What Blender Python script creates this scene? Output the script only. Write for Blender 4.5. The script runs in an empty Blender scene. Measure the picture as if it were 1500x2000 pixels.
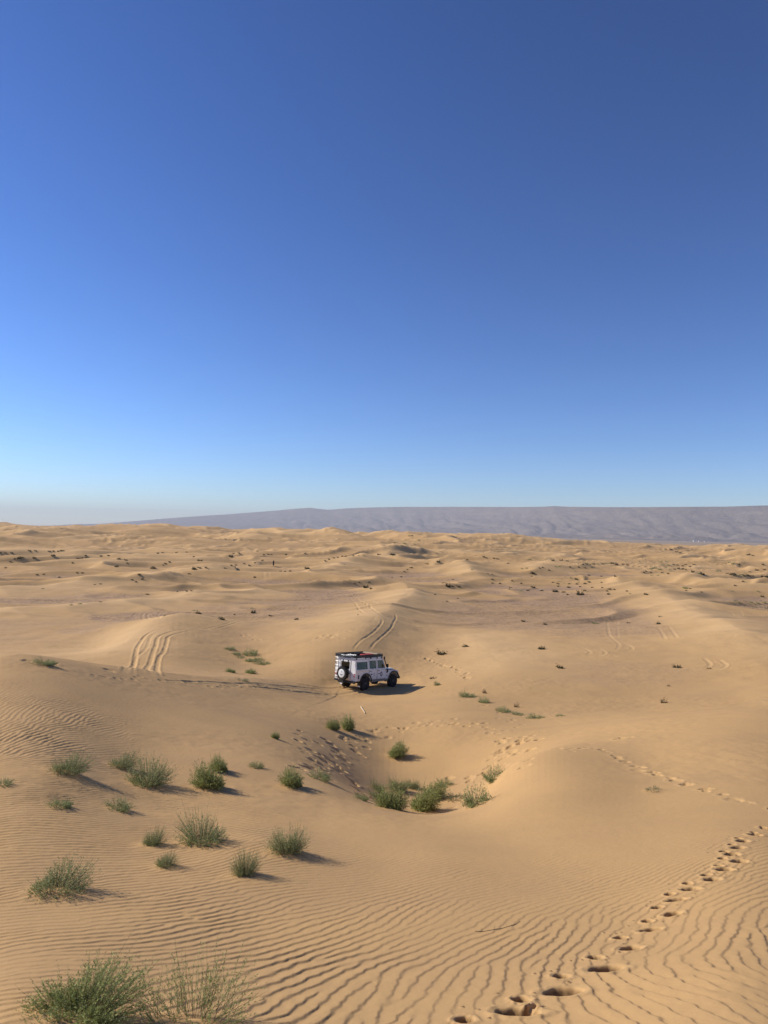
import bpy, bmesh, math, random
import numpy as np
from mathutils import Vector, Matrix

# ------------------------------------------------------------------ camera, light, sky, exposure
scene = bpy.context.scene
col = scene.collection
R_ = math.radians
CAM_Z = 10.0
ROLL = R_(1.3)
FPX = 1400.0
HOR_Y = 1041.0
PITCH = math.atan((HOR_Y - 1000.0) / FPX)

cam_d = bpy.data.cameras.new('camera')
cam = bpy.data.objects.new('camera', cam_d)
col.objects.link(cam)
cam_d.sensor_fit = 'VERTICAL'
cam_d.sensor_height = 24.0
cam_d.lens = 24.0 * FPX / 2000.0
cam_d.clip_start = 0.1
cam_d.clip_end = 60000.0
fwd = Vector((0, math.cos(PITCH), math.sin(PITCH)))
up0 = Vector((0, -math.sin(PITCH), math.cos(PITCH)))
r0 = Vector((1, 0, 0))
cr, sr = math.cos(ROLL), math.sin(ROLL)
# a counter-clockwise camera roll makes the horizon fall towards the right of the picture
rgt = r0 * cr + up0 * sr
upv = up0 * cr - r0 * sr
cam.matrix_world = Matrix(((rgt.x, upv.x, -fwd.x, 0), (rgt.y, upv.y, -fwd.y, 0), (rgt.z, upv.z, -fwd.z, CAM_Z), (0, 0, 0, 1)))
scene.camera = cam

SUN_EL = R_(32.5)
SUN_AZ = R_(-74.0)                       # from +Y towards +X; the sun stands to the left
sdir = Vector((math.sin(SUN_AZ) * math.cos(SUN_EL), math.cos(SUN_AZ) * math.cos(SUN_EL), math.sin(SUN_EL)))
sun_d = bpy.data.lights.new('sun', 'SUN')
sun_d.energy = 4.25
sun_d.angle = R_(0.53)
sun_d.color = (1.0, 0.93, 0.82)
sun = bpy.data.objects.new('sun', sun_d)
col.objects.link(sun)
sun.rotation_euler = (-sdir).to_track_quat('-Z', 'Y').to_euler()
sun.location = (-50, 10, 60)

world = bpy.data.worlds.new('World')
scene.world = world
world.use_nodes = True
wn = world.node_tree
wn.nodes.clear()
sky = wn.nodes.new('ShaderNodeTexSky')
sky.sky_type = 'NISHITA'
sky.sun_disc = False
sky.sun_elevation = SUN_EL
sky.sun_rotation = SUN_AZ
sky.altitude = 1200.0
sky.air_density = 1.0
sky.dust_density = 0.35
sky.ozone_density = 3.0
hsv = wn.nodes.new('ShaderNodeHueSaturation')
hsv.inputs['Saturation'].default_value = 1.08
gam = wn.nodes.new('ShaderNodeGamma'); gam.inputs['Gamma'].default_value = 1.4
tint = wn.nodes.new('ShaderNodeMixRGB'); tint.blend_type = 'MULTIPLY'; tint.inputs[0].default_value = 1.0; tint.inputs[2].default_value = (.83, .88, 1.04, 1)
bg = wn.nodes.new('ShaderNodeBackground')
bg.inputs['Strength'].default_value = 0.0585
wo = wn.nodes.new('ShaderNodeOutputWorld')
wn.links.new(sky.outputs[0], hsv.inputs['Color'])
wn.links.new(hsv.outputs[0], gam.inputs[0])
wn.links.new(gam.outputs[0], tint.inputs[1])
wn.links.new(tint.outputs[0], bg.inputs['Color'])
wn.links.new(bg.outputs[0], wo.inputs['Surface'])

scene.view_settings.view_transform = 'Standard'
scene.view_settings.look = 'None'
scene.view_settings.exposure = 0.24
scene.view_settings.gamma = 1.0
scene.view_settings.use_curve_mapping = False
scene.render.engine = 'CYCLES'
scene.cycles.max_bounces = 8
scene.cycles.transparent_max_bounces = 24
scene.cycles.volume_bounces = 0

# ------------------------------------------------------------------ small helpers
def pix_dir(px, py):
    """picture point (1500 x 2000) -> azimuth and slope (rise over run) of its line of sight"""
    d = fwd + rgt * ((px - 750.0) / FPX) - upv * ((py - 1000.0) / FPX)
    hd = math.hypot(d.x, d.y)
    return math.atan2(d.x, d.y), d.z / hd

def tag(o, label=None, cat=None, group=None, kind=None):
    if label: o['label'] = label
    if cat: o['category'] = cat
    if group: o['group'] = group
    if kind: o['kind'] = kind
    return o

def _hash(ix, iy, seed):
    n = (ix.astype(np.int64) * 374761393 + iy.astype(np.int64) * 668265263 + seed * 1442695041) & 0x7fffffff
    n = ((n ^ (n >> 13)) * 1274126177) & 0x7fffffff
    n = ((n ^ (n >> 11)) * 974634607) & 0x7fffffff
    return (n ^ (n >> 16)) & 0x7fffffff

def noise2(x, y, seed=0):
    """gradient noise, about -1 .. 1"""
    x0 = np.floor(x); y0 = np.floor(y)
    fx = x - x0; fy = y - y0
    ux = fx * fx * fx * (fx * (fx * 6 - 15) + 10)
    uy = fy * fy * fy * (fy * (fy * 6 - 15) + 10)
    def g(dx, dy):
        a = _hash(x0 + dx, y0 + dy, seed) * (2 * math.pi / 0x7fffffff)
        return np.cos(a) * (fx - dx) + np.sin(a) * (fy - dy)
    a = g(0, 0); b = g(1, 0); c = g(0, 1); d = g(1, 1)
    return (a + (b - a) * ux + (c - a) * uy + (a - b - c + d) * ux * uy) * 1.5

def fbm(x, y, octv, seed=0, gain=0.5):
    s = 0; a = 1.0; t = 0
    for k in range(octv):
        s = s + a * noise2(x * 2 ** k, y * 2 ** k, seed + 17 * k)
        t += a; a *= gain
    return s / t

def sstep(a, b, x):
    t = np.clip((x - a) / (b - a), 0, 1)
    return t * t * (3 - 2 * t)
# ------------------------------------------------------------------ the lie of the land
# survey points: (picture x, picture y, horizontal distance in metres)
SURVEY = [
 # left
 (0,2000,4.2),(100,1725,8.3),(60,1600,10.8),(100,1498,14),(60,1400,18.5),(40,1325,23.8),(0,1294,27),
 (100,1270,62),(60,1230,76),
 (260,2000,4.3),(260,1850,6.0),(260,1680,9.2),(260,1560,13),(260,1480,16.8),(260,1400,21.5),(250,1345,26.5),(240,1321,30),
 (190,1285,60),(230,1240,70),(330,1330,33),(320,1290,50),(340,1232,66),
 # centre left
 (500,2000,4.4),(500,1800,6.9),(500,1645,10),(500,1545,14.5),(500,1480,18),(500,1420,24),(500,1370,33),(500,1338,40),
 (470,1300,53),(480,1250,65),(540,1300,52.5),(450,1215,76),
 (620,1590,13.0),(640,1535,16.2),(620,1470,22.8),(620,1400,31.5),(650,1350,45.5),(620,1300,50.5),(600,1240,65),
 # centre: the rim and the hollow behind it
 (750,2000,4.5),(750,1800,7.0),(750,1700,9.2),(750,1640,11.0),(760,1597,13.2),(760,1583,14.6),
 (850,1660,10.4),(850,1606,13.2),(850,1592,14.6),
 (770,1566,21.5),(850,1568,22.0),(780,1530,24.5),(760,1480,28),(750,1420,32),(740,1375,39.5),(740,1343,47.5),
 (900,1555,22.5),(880,1500,26.5),(880,1430,30.5),(880,1370,38.5),
 (700,1262,58),(780,1262,63),(830,1348,45.5),
 # the light shoulder right of the hollow
 (940,1592,13.8),(932,1574,20.0),(962,1524,22.5),(992,1545,15.8),(990,1500,18.6),(1050,1470,21.0),(950,1520,24.0),(985,1440,29),
 (1000,2000,4.5),(1000,1800,7.2),(1000,1650,11),(1000,1560,14.6),
 (1020,1400,35),(1000,1350,43),(1000,1300,53),(1000,1250,67),
 (1180,1442,24.0),(1150,1415,30),
 # right
 (1250,2000,4.5),(1250,1800,7.5),(1250,1650,11.0),(1250,1550,15.0),(1250,1480,19.2),(1250,1430,24.5),(1250,1405,29),
 (1250,1380,40),(1250,1320,50),(1250,1250,69),
 (1500,2000,4.6),(1500,1800,7.5),(1500,1650,11.3),(1500,1590,13.8),(1500,1500,17.8),(1500,1440,22.5),(1500,1388,30),
 (1450,1370,42),(1420,1330,49),(1400,1290,58),(1500,1310,52),
]
pts = []
for px, py, r in SURVEY:
    a, s = pix_dir(px, py)
    pts.append((a, math.log(r), -s * r))
for a in np.linspace(-0.62, 0.62, 9):                  # the flats behind, the knoll underfoot
    for r, h in ((90, 10.1), (140, 10.2), (300, 10.4), (2.6, 2.35), (1.6, 1.95)):
        pts.append((a, math.log(r), h))
for a in (-0.75, 0.75):
    for r, h in ((4.4, 3.05), (8, 4.1), (15, 5.5), (25, 7.0), (38, 8.0), (60, 9.9)):
        pts.append((a, math.log(r), h))
pts = np.array(pts)

def _tps(r2):
    return 0.5 * r2 * np.log(r2 + 1e-12)

AS = 2.4                                               # weight of azimuth against log distance
P = np.stack([pts[:, 0] * AS, pts[:, 1]], 1)
n = len(P)
K = _tps(((P[:, None] - P[None]) ** 2).sum(-1)) + np.eye(n) * 0.0006
Q = np.concatenate([np.ones((n, 1)), P], 1)
A = np.block([[K, Q], [Q.T, np.zeros((3, 3))]])
W = np.linalg.solve(A, np.concatenate([pts[:, 2], np.zeros(3)]))

# the sheet: rings and spokes round the viewpoint, finest where the photograph looks
def ring_list():
    out = [0.01, 0.2, 0.4]
    while out[-1] < 21000:
        r = out[-1]
        if r < 3.4: k = 0.06
        elif r < 30: k = 0.0018 if r < 17 else 0.0024
        elif r < 120: k = 0.0030
        elif r < 1000: k = 0.0062
        else: k = 0.03
        out.append(r * (1 + k))
    return np.array(out)
RR = ring_list()
VIEW = R_(33)
TT = np.concatenate([np.linspace(-math.pi, -VIEW, 70)[:-1], np.linspace(-VIEW, VIEW, 1000), np.linspace(VIEW, math.pi, 70)[1:-1]])
LR = np.log(RR)

# base on a coarse lattice, then bilinear
ca = np.linspace(-0.75, 0.75, 181); cl = np.linspace(math.log(0.4), math.log(300), 240)
CA, CL = np.meshgrid(ca, cl)
d2 = (CA.ravel()[:, None] * AS - P[:, 0]) ** 2 + (CL.ravel()[:, None] - P[:, 1]) ** 2
CH = (_tps(d2) @ W[:n] + W[n] + W[n + 1] * CA.ravel() * AS + W[n + 2] * CL.ravel()).reshape(CA.shape)

def bil(G, xs, ys, x, y):
    fx = np.clip((x - xs[0]) / (xs[1] - xs[0]), 0, len(xs) - 1.001)
    fy = np.clip((y - ys[0]) / (ys[1] - ys[0]), 0, len(ys) - 1.001)
    ix = fx.astype(int); iy = fy.astype(int)
    tx = fx - ix; ty = fy - iy
    return (G[iy, ix] * (1 - tx) + G[iy, ix + 1] * tx) * (1 - ty) + (G[iy + 1, ix] * (1 - tx) + G[iy + 1, ix + 1] * tx) * ty

T2, L2 = np.meshgrid(TT, LR)
R2 = np.exp(L2)
X = R2 * np.sin(T2); Y = R2 * np.cos(T2)
tcl = np.clip(T2, -0.75, 0.75)
base = bil(CH, ca, cl, tcl, np.clip(L2, cl[0], cl[-1]))
lowr = 1.65 + (np.clip(R2, 0, 3) / 3) * 0.82           # right under the photographer
base = np.where(R2 < 3.0, lowr * (1 - sstep(1.6, 3.0, R2)) + base * sstep(1.6, 3.0, R2), base)
bx = sstep(0.75, 1.6, np.abs(T2))                      # behind: the dune just falls away
back = 1.65 + 8.4 * sstep(0, 70, R2)
base = base * (1 - bx) + back * bx
farw = sstep(75, 150, R2)
base = base * (1 - farw) + 10.3 * farw
Z = CAM_Z - base

# dune belt beyond the flats
def dunes(x, y, fine):
    c, s = math.cos(R_(14)), math.sin(R_(14))
    u = x * c + y * s; v = -x * s + y * c
    w = noise2(u / 60, v / 45, 5)
    def ridge(uu, vv):
        a = noise2(uu / 38 + 0.35 * w, vv / 17, 11)
        b = noise2(uu / 95, vv / 60 + 0.3 * w, 23)
        c_ = noise2(uu / 17, vv / 11, 31)
        return (1 - 1.9 * np.sqrt(a * a + 0.0008)) * 0.62 + 0.55 * b + fine * c_
    d0 = ridge(u, v)
    return ridge(u + 7.0 * np.clip(d0, -0.2, 1), v - 3.0 * np.clip(d0, -0.2, 1))
def bigdunes(x, y):
    c, s = math.cos(R_(-20)), math.sin(R_(-20))
    u = x * c + y * s; v = -x * s + y * c
    def ridge(uu, vv):
        a = noise2(uu / 120, vv / 95, 41)
        b = noise2(uu / 55, vv / 48, 43)
        return (1 - 2.0 * np.sqrt(a * a + 0.012)) * 0.62 + 0.33 * b + 0.09 * noise2(uu / 34, vv / 30, 45)
    d0 = ridge(u, v)
    return ridge(u + 5 * np.clip(d0, -.2, 1), v)
far = R2 > 45
dn = np.zeros_like(Z); bd = np.zeros_like(Z)
amp = np.interp(R2, [60, 85, 130, 220, 400, 900, 1500], [0, 0.9, 1.6, 2.0, 2.1, 2.4, 0])
dn[far] = dunes(X[far], Y[far], (0.26 / np.maximum(amp, 1.7))[far])
bd[far] = bigdunes(X[far], Y[far])
dn += 0.0
def smax0(v, k):
    return 0.5 * (v + np.sqrt(v * v + k * k))
amp = np.interp(R2, [60, 85, 130, 220, 400, 900, 1500], [0, 0.9, 1.6, 2.0, 2.1, 2.4, 0])
sand1 = smax0(dn - 0.20, 0.03) * 1.9 * amp
_c, _s = math.cos(R_(10)), math.sin(R_(10))
_u = X * _c + Y * _s; _v = -X * _s + Y * _c
mini = np.zeros_like(Z)
_mn = np.zeros_like(Z)
_mn[far] = noise2(_u[far] / 17 + 0.5 * noise2(_u[far] / 30, _v[far] / 20, 61), _v[far] / 8.0, 63)
mini = smax0(1 - 2.6 * np.sqrt(_mn ** 2 + 0.0006) - 0.42, 0.03) * 0.95 * np.interp(R2, [66, 85, 120, 240, 420, 700], [0, .5, .8, 1.2, 1.3, 0])
mini *= 0.35 + 0.65 * sstep(-.25, .35, noise2(X / 60, Y / 45, 65))
azdeg = np.degrees(T2)
right = sstep(6, 16, azdeg)
ampB = np.interp(R2, [190, 300, 420, 560, 800, 1300], [0, 3.2, 6.4, 9.0, 8, 0]) * (1 - 0.35 * right)
sand2 = smax0(bd - 0.03, 0.10) * 1.35 * ampB
lift = np.interp(R2, [250, 420, 560, 1400, 2500], [0, 2.4, 4.2, 3.0, 0]) * (1 - 0.75 * right)
Z += np.where(far, sand1 + sand2 + lift + mini, 0)
Z += np.where(R2 > 20, 0.10 * sstep(20, 60, R2) * fbm(X / 9, Y / 7, 3, 77), 0)
Z += 0.05 * sstep(40, 60, R2) * (1 - sstep(200, 300, R2)) * fbm(X / 2.6, Y / 2.2, 2, 79)
Z += 0.016 * sstep(9, 16, R2) * (1 - sstep(60, 90, R2)) * sstep(-.3, .4, noise2(X / 6, Y / 5, 83)) * fbm(X / .42, Y / .42, 2, 81)
Z += 0.03 * fbm(X / 3.1, Y / 2.6, 2, 78) * sstep(4, 9, R2)

# single ridges one can name: lines of survey points, a height and two flank widths
def line_pts(seq):
    out = []
    for px, py, r in seq:
        a, s = pix_dir(px, py)
        out.append((r * math.sin(a), r * math.cos(a)))
    return out

def dist_line(x, y, line):
    best = np.full(x.shape, 1e9); sgn = np.zeros(x.shape); par = np.zeros(x.shape)
    L = 0
    segs = []
    for (x0, y0), (x1, y1) in zip(line[:-1], line[1:]):
        segs.append(math.hypot(x1 - x0, y1 - y0))
    tot = sum(segs)
    for k, ((x0, y0), (x1, y1)) in enumerate(zip(line[:-1], line[1:])):
        dx, dy = x1 - x0, y1 - y0
        q = dx * dx + dy * dy
        t = np.clip(((x - x0) * dx + (y - y0) * dy) / q, 0, 1)
        ex = x - x0 - t * dx; ey = y - y0 - t * dy
        d = np.hypot(ex, ey)
        m = d < best
        best = np.where(m, d, best)
        sgn = np.where(m, np.sign(dx * (y - y0) - dy * (x - x0)), sgn)   # + is left of the walking direction
        par = np.where(m, (L + t * segs[k]) / tot, par)
        L += segs[k]
    return best, sgn, par

def smooth_line(line, n=6):
    p = np.array(line); out = []
    for i in range(len(p) - 1):
        p0 = p[max(i - 1, 0)]; p1 = p[i]; p2 = p[i + 1]; p3 = p[min(i + 2, len(p) - 1)]
        for t in np.linspace(0, 1, n, endpoint=False):
            out.append(tuple(0.5 * ((2 * p1) + (-p0 + p2) * t + (2 * p0 - 5 * p1 + 4 * p2 - p3) * t * t + (-p0 + 3 * p1 - 3 * p2 + p3) * t ** 3)))
    out.append(tuple(p[-1]))
    return out

ridge_cover = np.zeros_like(Z)
def add_ridge(seq, h, wl, wr, endfade=0.25, sharp=0.5):
    global Z
    line = smooth_line(line_pts(seq))
    xs = [p[0] for p in line]; ys = [p[1] for p in line]
    m = 3.2 * max(wl, wr)
    box = (X > min(xs) - m) & (X < max(xs) + m) & (Y > min(ys) - m) & (Y < max(ys) + m)
    d, s, par = dist_line(X[box], Y[box], line)
    d = d + 0.12 * max(wl, wr) * noise2(X[box] / (1.2 * wl + 1), Y[box] / (1.2 * wl + 1), 91)
    d = np.abs(d)
    w = np.where(s > 0, wl, wr)
    e = np.sqrt((d / w) ** 2 + sharp ** 2 * 0.05) 
    prof = np.exp(-e ** 1.32)
    hh = np.interp(par, [0, endfade, 1 - endfade, 1], [0.1, 1, 1, 0.1])
    Z[box] += h * prof * hh
    ridge_cover[box] = np.maximum(ridge_cover[box], prof * np.minimum(1, hh))

# the brow that hides the ground behind it on the left
add_ridge([(-120,1284,26.5),(0,1293,27.5),(120,1304,29),(240,1319,31),(330,1328,34),(480,1338,40),(600,1347,44.5)], 0.30, 2.2, 3.6, 0.12, 0.25)
# dune behind the car, its lit back to the left, running away to the upper right
add_ridge([(690,1320,53),(715,1275,62),(752,1225,77),(780,1190,92),(805,1160,112),(770,1146,128)], 1.75, 7.5, 5.0, 0.2)
# long low crests on the left
add_ridge([(-80,1214,88),(60,1207,90),(200,1196,93),(330,1176,101),(430,1163,110),(560,1152,118)], 0.9, 5.5, 6.5, 0.1)
add_ridge([(-80,1175,118),(80,1166,121),(170,1148,131),(240,1140,138),(330,1137,142)], 1.2, 4, 9, 0.12)
add_ridge([(350,1136,150),(440,1117,178),(520,1120,170)], 1.6, 9, 9, 0.3)
# spur with the wheel tracks on the left
add_ridge([(170,1322,47),(230,1262,58),(290,1232,68),(370,1226,73),(430,1215,78)], 0.95, 5.5, 4.5, 0.2)
add_ridge([(1030,1362,41),(985,1310,50),(940,1262,62),(900,1228,76)], 0.45, 4.5, 6.0, 0.25)
# dune on the right, bright left flank, shaded right flank
add_ridge([(1180,1140,165),(1270,1155,135),(1340,1185,104),(1400,1222,84),(1440,1262,70),(1530,1300,60),(1640,1330,54)], 1.45, 7.5, 6.5, 0.12)
add_ridge([(620,1142,160),(680,1118,205),(740,1106,245),(800,1096,290)], 2.0, 8, 8, 0.2)
add_ridge([(860,1108,230),(900,1118,205),(925,1132,172),(960,1142,150)], 2.0, 6, 6, 0.3)
add_ridge([(1040,1120,190),(1080,1104,225),(1130,1103,230)], 1.6, 8, 8, 0.3)

def height_at(x, y, G=None):
    G = Z if G is None else G
    r = math.hypot(x, y); t = math.atan2(x, y)
    j = min(max(int(np.searchsorted(TT, t)) - 1, 0), len(TT) - 2)
    i = min(max(int(np.searchsorted(RR, r)) - 1, 0), len(RR) - 2)
    a = (t - TT[j]) / (TT[j + 1] - TT[j]); b = (r - RR[i]) / (RR[i + 1] - RR[i])
    return float((G[i, j] * (1 - a) + G[i, j + 1] * a) * (1 - b) + (G[i + 1, j] * (1 - a) + G[i + 1, j + 1] * a) * b)

# the car stands here; the sand under it is packed nearly even
CAR_YAW = R_(40.0)                                     # heading, from +Y towards +X
_a, _s = pix_dir(721, 1339)
_r = 47.0
CAR = (_r * math.sin(_a), _r * math.cos(_a))
ch, shh = math.cos(CAR_YAW), math.sin(CAR_YAW)
def car_xy(x, y):
    # car frame (x ahead, y to its left) -> ground plane
    return CAR[0] + x * shh - y * ch, CAR[1] + x * ch + y * shh
_w = [(1.4, .75), (1.4, -.75), (-1.4, .75), (-1.4, -.75)]
_h = [height_at(*car_xy(a, b)) for a, b in _w]
CAR_Z = sum(_h) / 4
CAR_PX = ((_h[0] + _h[1]) - (_h[2] + _h[3])) / 2 / 2.8
CAR_PY = ((_h[0] + _h[2]) - (_h[1] + _h[3])) / 2 / 1.5
CAR_PX = max(min(CAR_PX, -0.075), -0.10); CAR_PY = max(min(CAR_PY, -0.02), -0.045)
_lx = (X - CAR[0]) * shh + (Y - CAR[1]) * ch
_ly = -(X - CAR[0]) * ch + (Y - CAR[1]) * shh
_pl = CAR_Z + CAR_PX * _lx + CAR_PY * _ly
_wt = 1 - sstep(0.7, 1.9, np.sqrt((_lx / 2.4) ** 2 + (_ly / 1.5) ** 2))
Z = Z * (1 - _wt) + _pl * _wt

Z0 = Z.copy()
def ground_hit(px, py, rmin=3.0):
    """where the line of sight through a picture point first meets the land"""
    a, s = pix_dir(px, py)
    j = min(max(int(np.searchsorted(TT, a)) - 1, 0), len(TT) - 2)
    f = (a - TT[j]) / (TT[j + 1] - TT[j])
    prof = Z0[:, j] * (1 - f) + Z0[:, j + 1] * f
    over = prof - (CAM_Z + s * RR)
    ok = np.nonzero((over[1:] >= 0) & (over[:-1] < 0) & (RR[1:] > rmin))[0]
    if len(ok) == 0:
        i = int(np.argmax(np.where((RR > 60) & (RR < 900), (prof - CAM_Z) / RR, -9)))
        r = RR[i]
    else:
        i = ok[0]
        r = RR[i] + (RR[i + 1] - RR[i]) * (-over[i]) / (over[i + 1] - over[i])
    return r * math.sin(a), r * math.cos(a), r
# ------------------------------------------------------------------ where the near shrubs grow
# (x, y of the foot in the picture, width in px, kind, variant, height factor, label)
NEAR = [
 (150,2002,228,'hero',0,.82,'largest bushy green shrub filling the bottom left corner on rippled sand'),
 (378,2012,205,'sparse',0,.95,'thin open shrub with tall wispy twigs at the bottom edge, beside the largest shrub'),
 (108,1745,118,'spread',0,1.0,'sprawling grey green shrub near the left edge with one branch trailing left'),
 (478,1711,68,'round',0,1.12,'small upright round shrub, nearest the middle of the ripples, with a short dark shadow'),
 (322,1694,55,'round',1,.9,'small round shrub just below the pair of grey green shrubs'),
 (298,1653,60,'round',2,.95,'round grey green shrub, left one of the close pair on the ripples'),
 (394,1650,98,'spread',1,1.1,'wide low grey green shrub, right one of the close pair on the ripples'),
 (562,1668,94,'round',0,1.0,'large tufted shrub with many fine upright twigs, rightmost on the open slope'),
 (120,1577,44,'low',0,1.1,'low yellowish shrub on the left slope under the row of shrubs'),
 (232,1583,50,'low',1,1.0,'flat thin shrub on the left slope with a long thin shadow'),
 (131,1511,64,'spread',0,1.15,'loose grey green shrub, leftmost of the row halfway up the left slope'),
 (237,1500,50,'spread',1,1.1,'faint grey green shrub just behind a bigger one in the left slope row'),
 (287,1535,78,'spread',0,1.25,'broad bushy shrub in front of the fainter one in the left slope row'),
 (410,1541,68,'dense',0,.95,'bright round shrub in front of a darker one, casting a thick shadow'),
 (430,1508,46,'dense',1,.9,'darker shrub peeking from behind the bright round one'),
 (502,1500,26,'low',2,1.3,'small shrub alone on the bare brown slope left of the footprints'),
 (538,1443,18,'dense',2,1.0,'tiny lone green tuft high on the bare brown slope'),
 (573,1538,54,'dense',1,.9,'dark green dome shaped shrub at the left lip of the hollow'),
 (626,1524,40,'low',0,1.2,'thin shrub among the footprints, right of the dark dome shrub'),
 (652,1426,30,'dense',2,1.0,'lighter left shrub of the twin shrubs below the car'),
 (681,1426,36,'dense',0,1.1,'darker taller right shrub of the twin shrubs below the car'),
 (774,1480,44,'dense',1,.95,'lone shrub on the far wall of the hollow with a long slanting shadow'),
 (706,1563,28,'low',1,1.3,'small pale tuft at the left end of the shrub patch in the hollow'),
 (738,1546,36,'round',1,.9,'grey green shrub at the back left of the patch in the hollow'),
 (764,1582,58,'dense',2,1.0,'dark green shrub at the front of the hollow, just behind the rim'),
 (824,1584,62,'dense',0,.9,'green shrub at the front of the hollow, right of the darkest one'),
 (778,1545,44,'round',2,.9,'feathery shrub in the middle of the hollow patch'),
 (846,1562,50,'dense',1,.8,'bushy shrub behind the front right one in the hollow'),
 (806,1540,32,'round',0,.9,'small shrub towards the back of the hollow patch'),
 (868,1536,28,'low',2,1.2,'sparse twiggy tuft at the back right of the hollow patch'),
 (888,1562,38,'dry',0,1.2,'pale dry tuft between the green shrubs of the hollow'),
 (932,1574,58,'low',0,1.5,'low green mound at the right end of the hollow patch'),
 (965,1524,48,'low',1,1.2,'low grey green shrub at the foot of the trampled sand right of the hollow'),
 (735,1560,34,'round',2,.7,'low grey green shrub left of the darkest one in the hollow'),
 (1275,1545,32,'dry',1,.8,'small pale dry tuft alone on the smooth dune at the right'),
 (5,1534,30,'low',2,.9,'thin shrub cut by the left edge of the picture'),
 (88,1300,34,'low',1,1.1,'grey green tuft on the brow at the left edge'),
]
# ------------------------------------------------------------------ wind ripples
RIP = [(50,1950,17,.8,.20),(200,1850,25,1,.21),(50,1780,15,.8,.19),(400,1850,36,1,.22),(300,1750,22,.9,.19),(400,1960,46,1,.23),(600,1900,60,1,.23),
 (500,1800,40,1,.20),(800,1930,70,1,.23),(750,1800,46,.75,.19),(750,1700,28,.28,.14),(1000,1930,78,1,.23),(950,1840,54,.8,.20),
 (1150,1950,95,1,.24),(1350,1950,101,1,.25),(1480,1950,100,1,.25),(1150,1840,42,.75,.19),(1350,1830,48,.8,.19),(1480,1830,66,.9,.20),
 (1300,1740,25,.45,.16),(1000,1740,20,.3,.15),(1450,1720,25,.55,.16),(1200,1650,10,.12,.13),(950,1620,10,.08,.12),(700,1620,15,.12,.12),
 (600,1720,25,.42,.17),(100,1640,12,.75,.18),(30,1560,18,.8,.19),(200,1560,22,.75,.18),(330,1620,15,.6,.18),(420,1590,50,.5,.17),(500,1640,64,.5,.17),
 (30,1430,97,1.0,.20),(100,1400,100,.9,.20),(200,1450,72,.55,.19),(380,1480,30,.3,.17),(500,1400,10,.3,.19),(420,1400,15,.2,.17),
 (900,1440,112,.5,.18),(830,1480,108,.3,.16),(700,1480,40,.15,.15),(800,1400,12,.6,.20),(650,1400,10,.45,.20),(1350,1480,20,.35,.17),(1200,1480,15,.15,.14),
 (1300,1560,15,.08,.12),(1450,1560,15,.12,.13),(1080,1530,15,.04,.12),(560,1500,20,.12,.15),(640,1580,15,.15,.14)]
rc = []
for px, py, an, am, la in RIP:
    hx, hy, hr = ground_hit(px, py)
    rc.append((math.atan2(hx, hy) * 2.0, math.log(hr) * 1.6, an + (14 if an < 50 else 4), am, la * (0.58 if px < 900 and py > 1500 else 0.57)))
rc = np.array(rc)
GX0, GX1, GY0, GY1, GC = -15.0, 15.0, 2.6, 29.0, 0.019
gx = np.arange(GX0, GX1, GC); gy = np.arange(GY0, GY1, GC)
F = np.zeros((len(gy), len(gx)), np.complex64)
def rip_ctrl(x, y):
    a = np.arctan2(x, y) * 2.0; l = np.log(np.hypot(x, y)) * 1.6
    w = 1.0 / (((a[..., None] - rc[:, 0]) ** 2 + (l[..., None] - rc[:, 1]) ** 2) + 0.006) ** 1.6
    w /= w.sum(-1, keepdims=True)
    return (w * rc[:, 2]).sum(-1), (w * rc[:, 3]).sum(-1), (w * rc[:, 4]).sum(-1)
rs = np.random.RandomState(7)
sx, sy = np.meshgrid(np.arange(GX0 + .5, GX1 - .5, 0.15), np.arange(GY0 + .5, GY1 - .5, 0.15))
sx = (sx + rs.uniform(-.07, .07, sx.shape)).ravel(); sy = (sy + rs.uniform(-.07, .07, sy.shape)).ravel()
keep = np.abs(np.arctan2(sx, sy)) < R_(36)
sx, sy = sx[keep], sy[keep]
an, am, la = rip_ctrl(sx, sy)
an = an + 15 * noise2(sx / 1.3, sy / 1.3, 201) + 16 * noise2(sx / 0.4, sy / 0.4, 203)
la = la * (1 + 0.14 * noise2(sx / 2.0, sy / 2.0, 205))
order = np.argsort(np.hypot(sx, sy) + rs.uniform(-.3, .3, sx.shape))
HW = int(0.42 / GC)
for i in order:
    if am[i] < 0.02: continue
    jx = int((sx[i] - GX0) / GC); jy = int((sy[i] - GY0) / GC)
    x0, x1 = max(jx - HW, 0), min(jx + HW, len(gx)); y0, y1 = max(jy - HW, 0), min(jy + HW, len(gy))
    if x1 - x0 < 4 or y1 - y0 < 4: continue
    dx = (gx[x0:x1] - sx[i])[None, :]; dy = (gy[y0:y1] - sy[i])[:, None]
    a = R_(an[i]); ca_, sa_ = math.cos(a), math.sin(a)
    nrm = dx * sa_ - dy * ca_; alo = dx * ca_ + dy * sa_
    cur = F[min(jy, len(gy) - 1), min(jx, len(gx) - 1)]
    ph = np.angle(cur) if abs(cur) > 0.05 else rs.uniform(0, 6.28)
    ph += rs.normal(0, 0.52)
    k = 2 * math.pi / la[i]
    F[y0:y1, x0:x1] += np.exp(1j * (k * nrm + ph) - (nrm / 0.12) ** 2 - (alo / 0.185) ** 2).astype(np.complex64)
near = (X > GX0 + 1) & (X < GX1 - 1) & (Y > GY0) & (Y < GY1 - .1) & (np.abs(T2) < R_(34))
xn, yn = X[near], Y[near]
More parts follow.
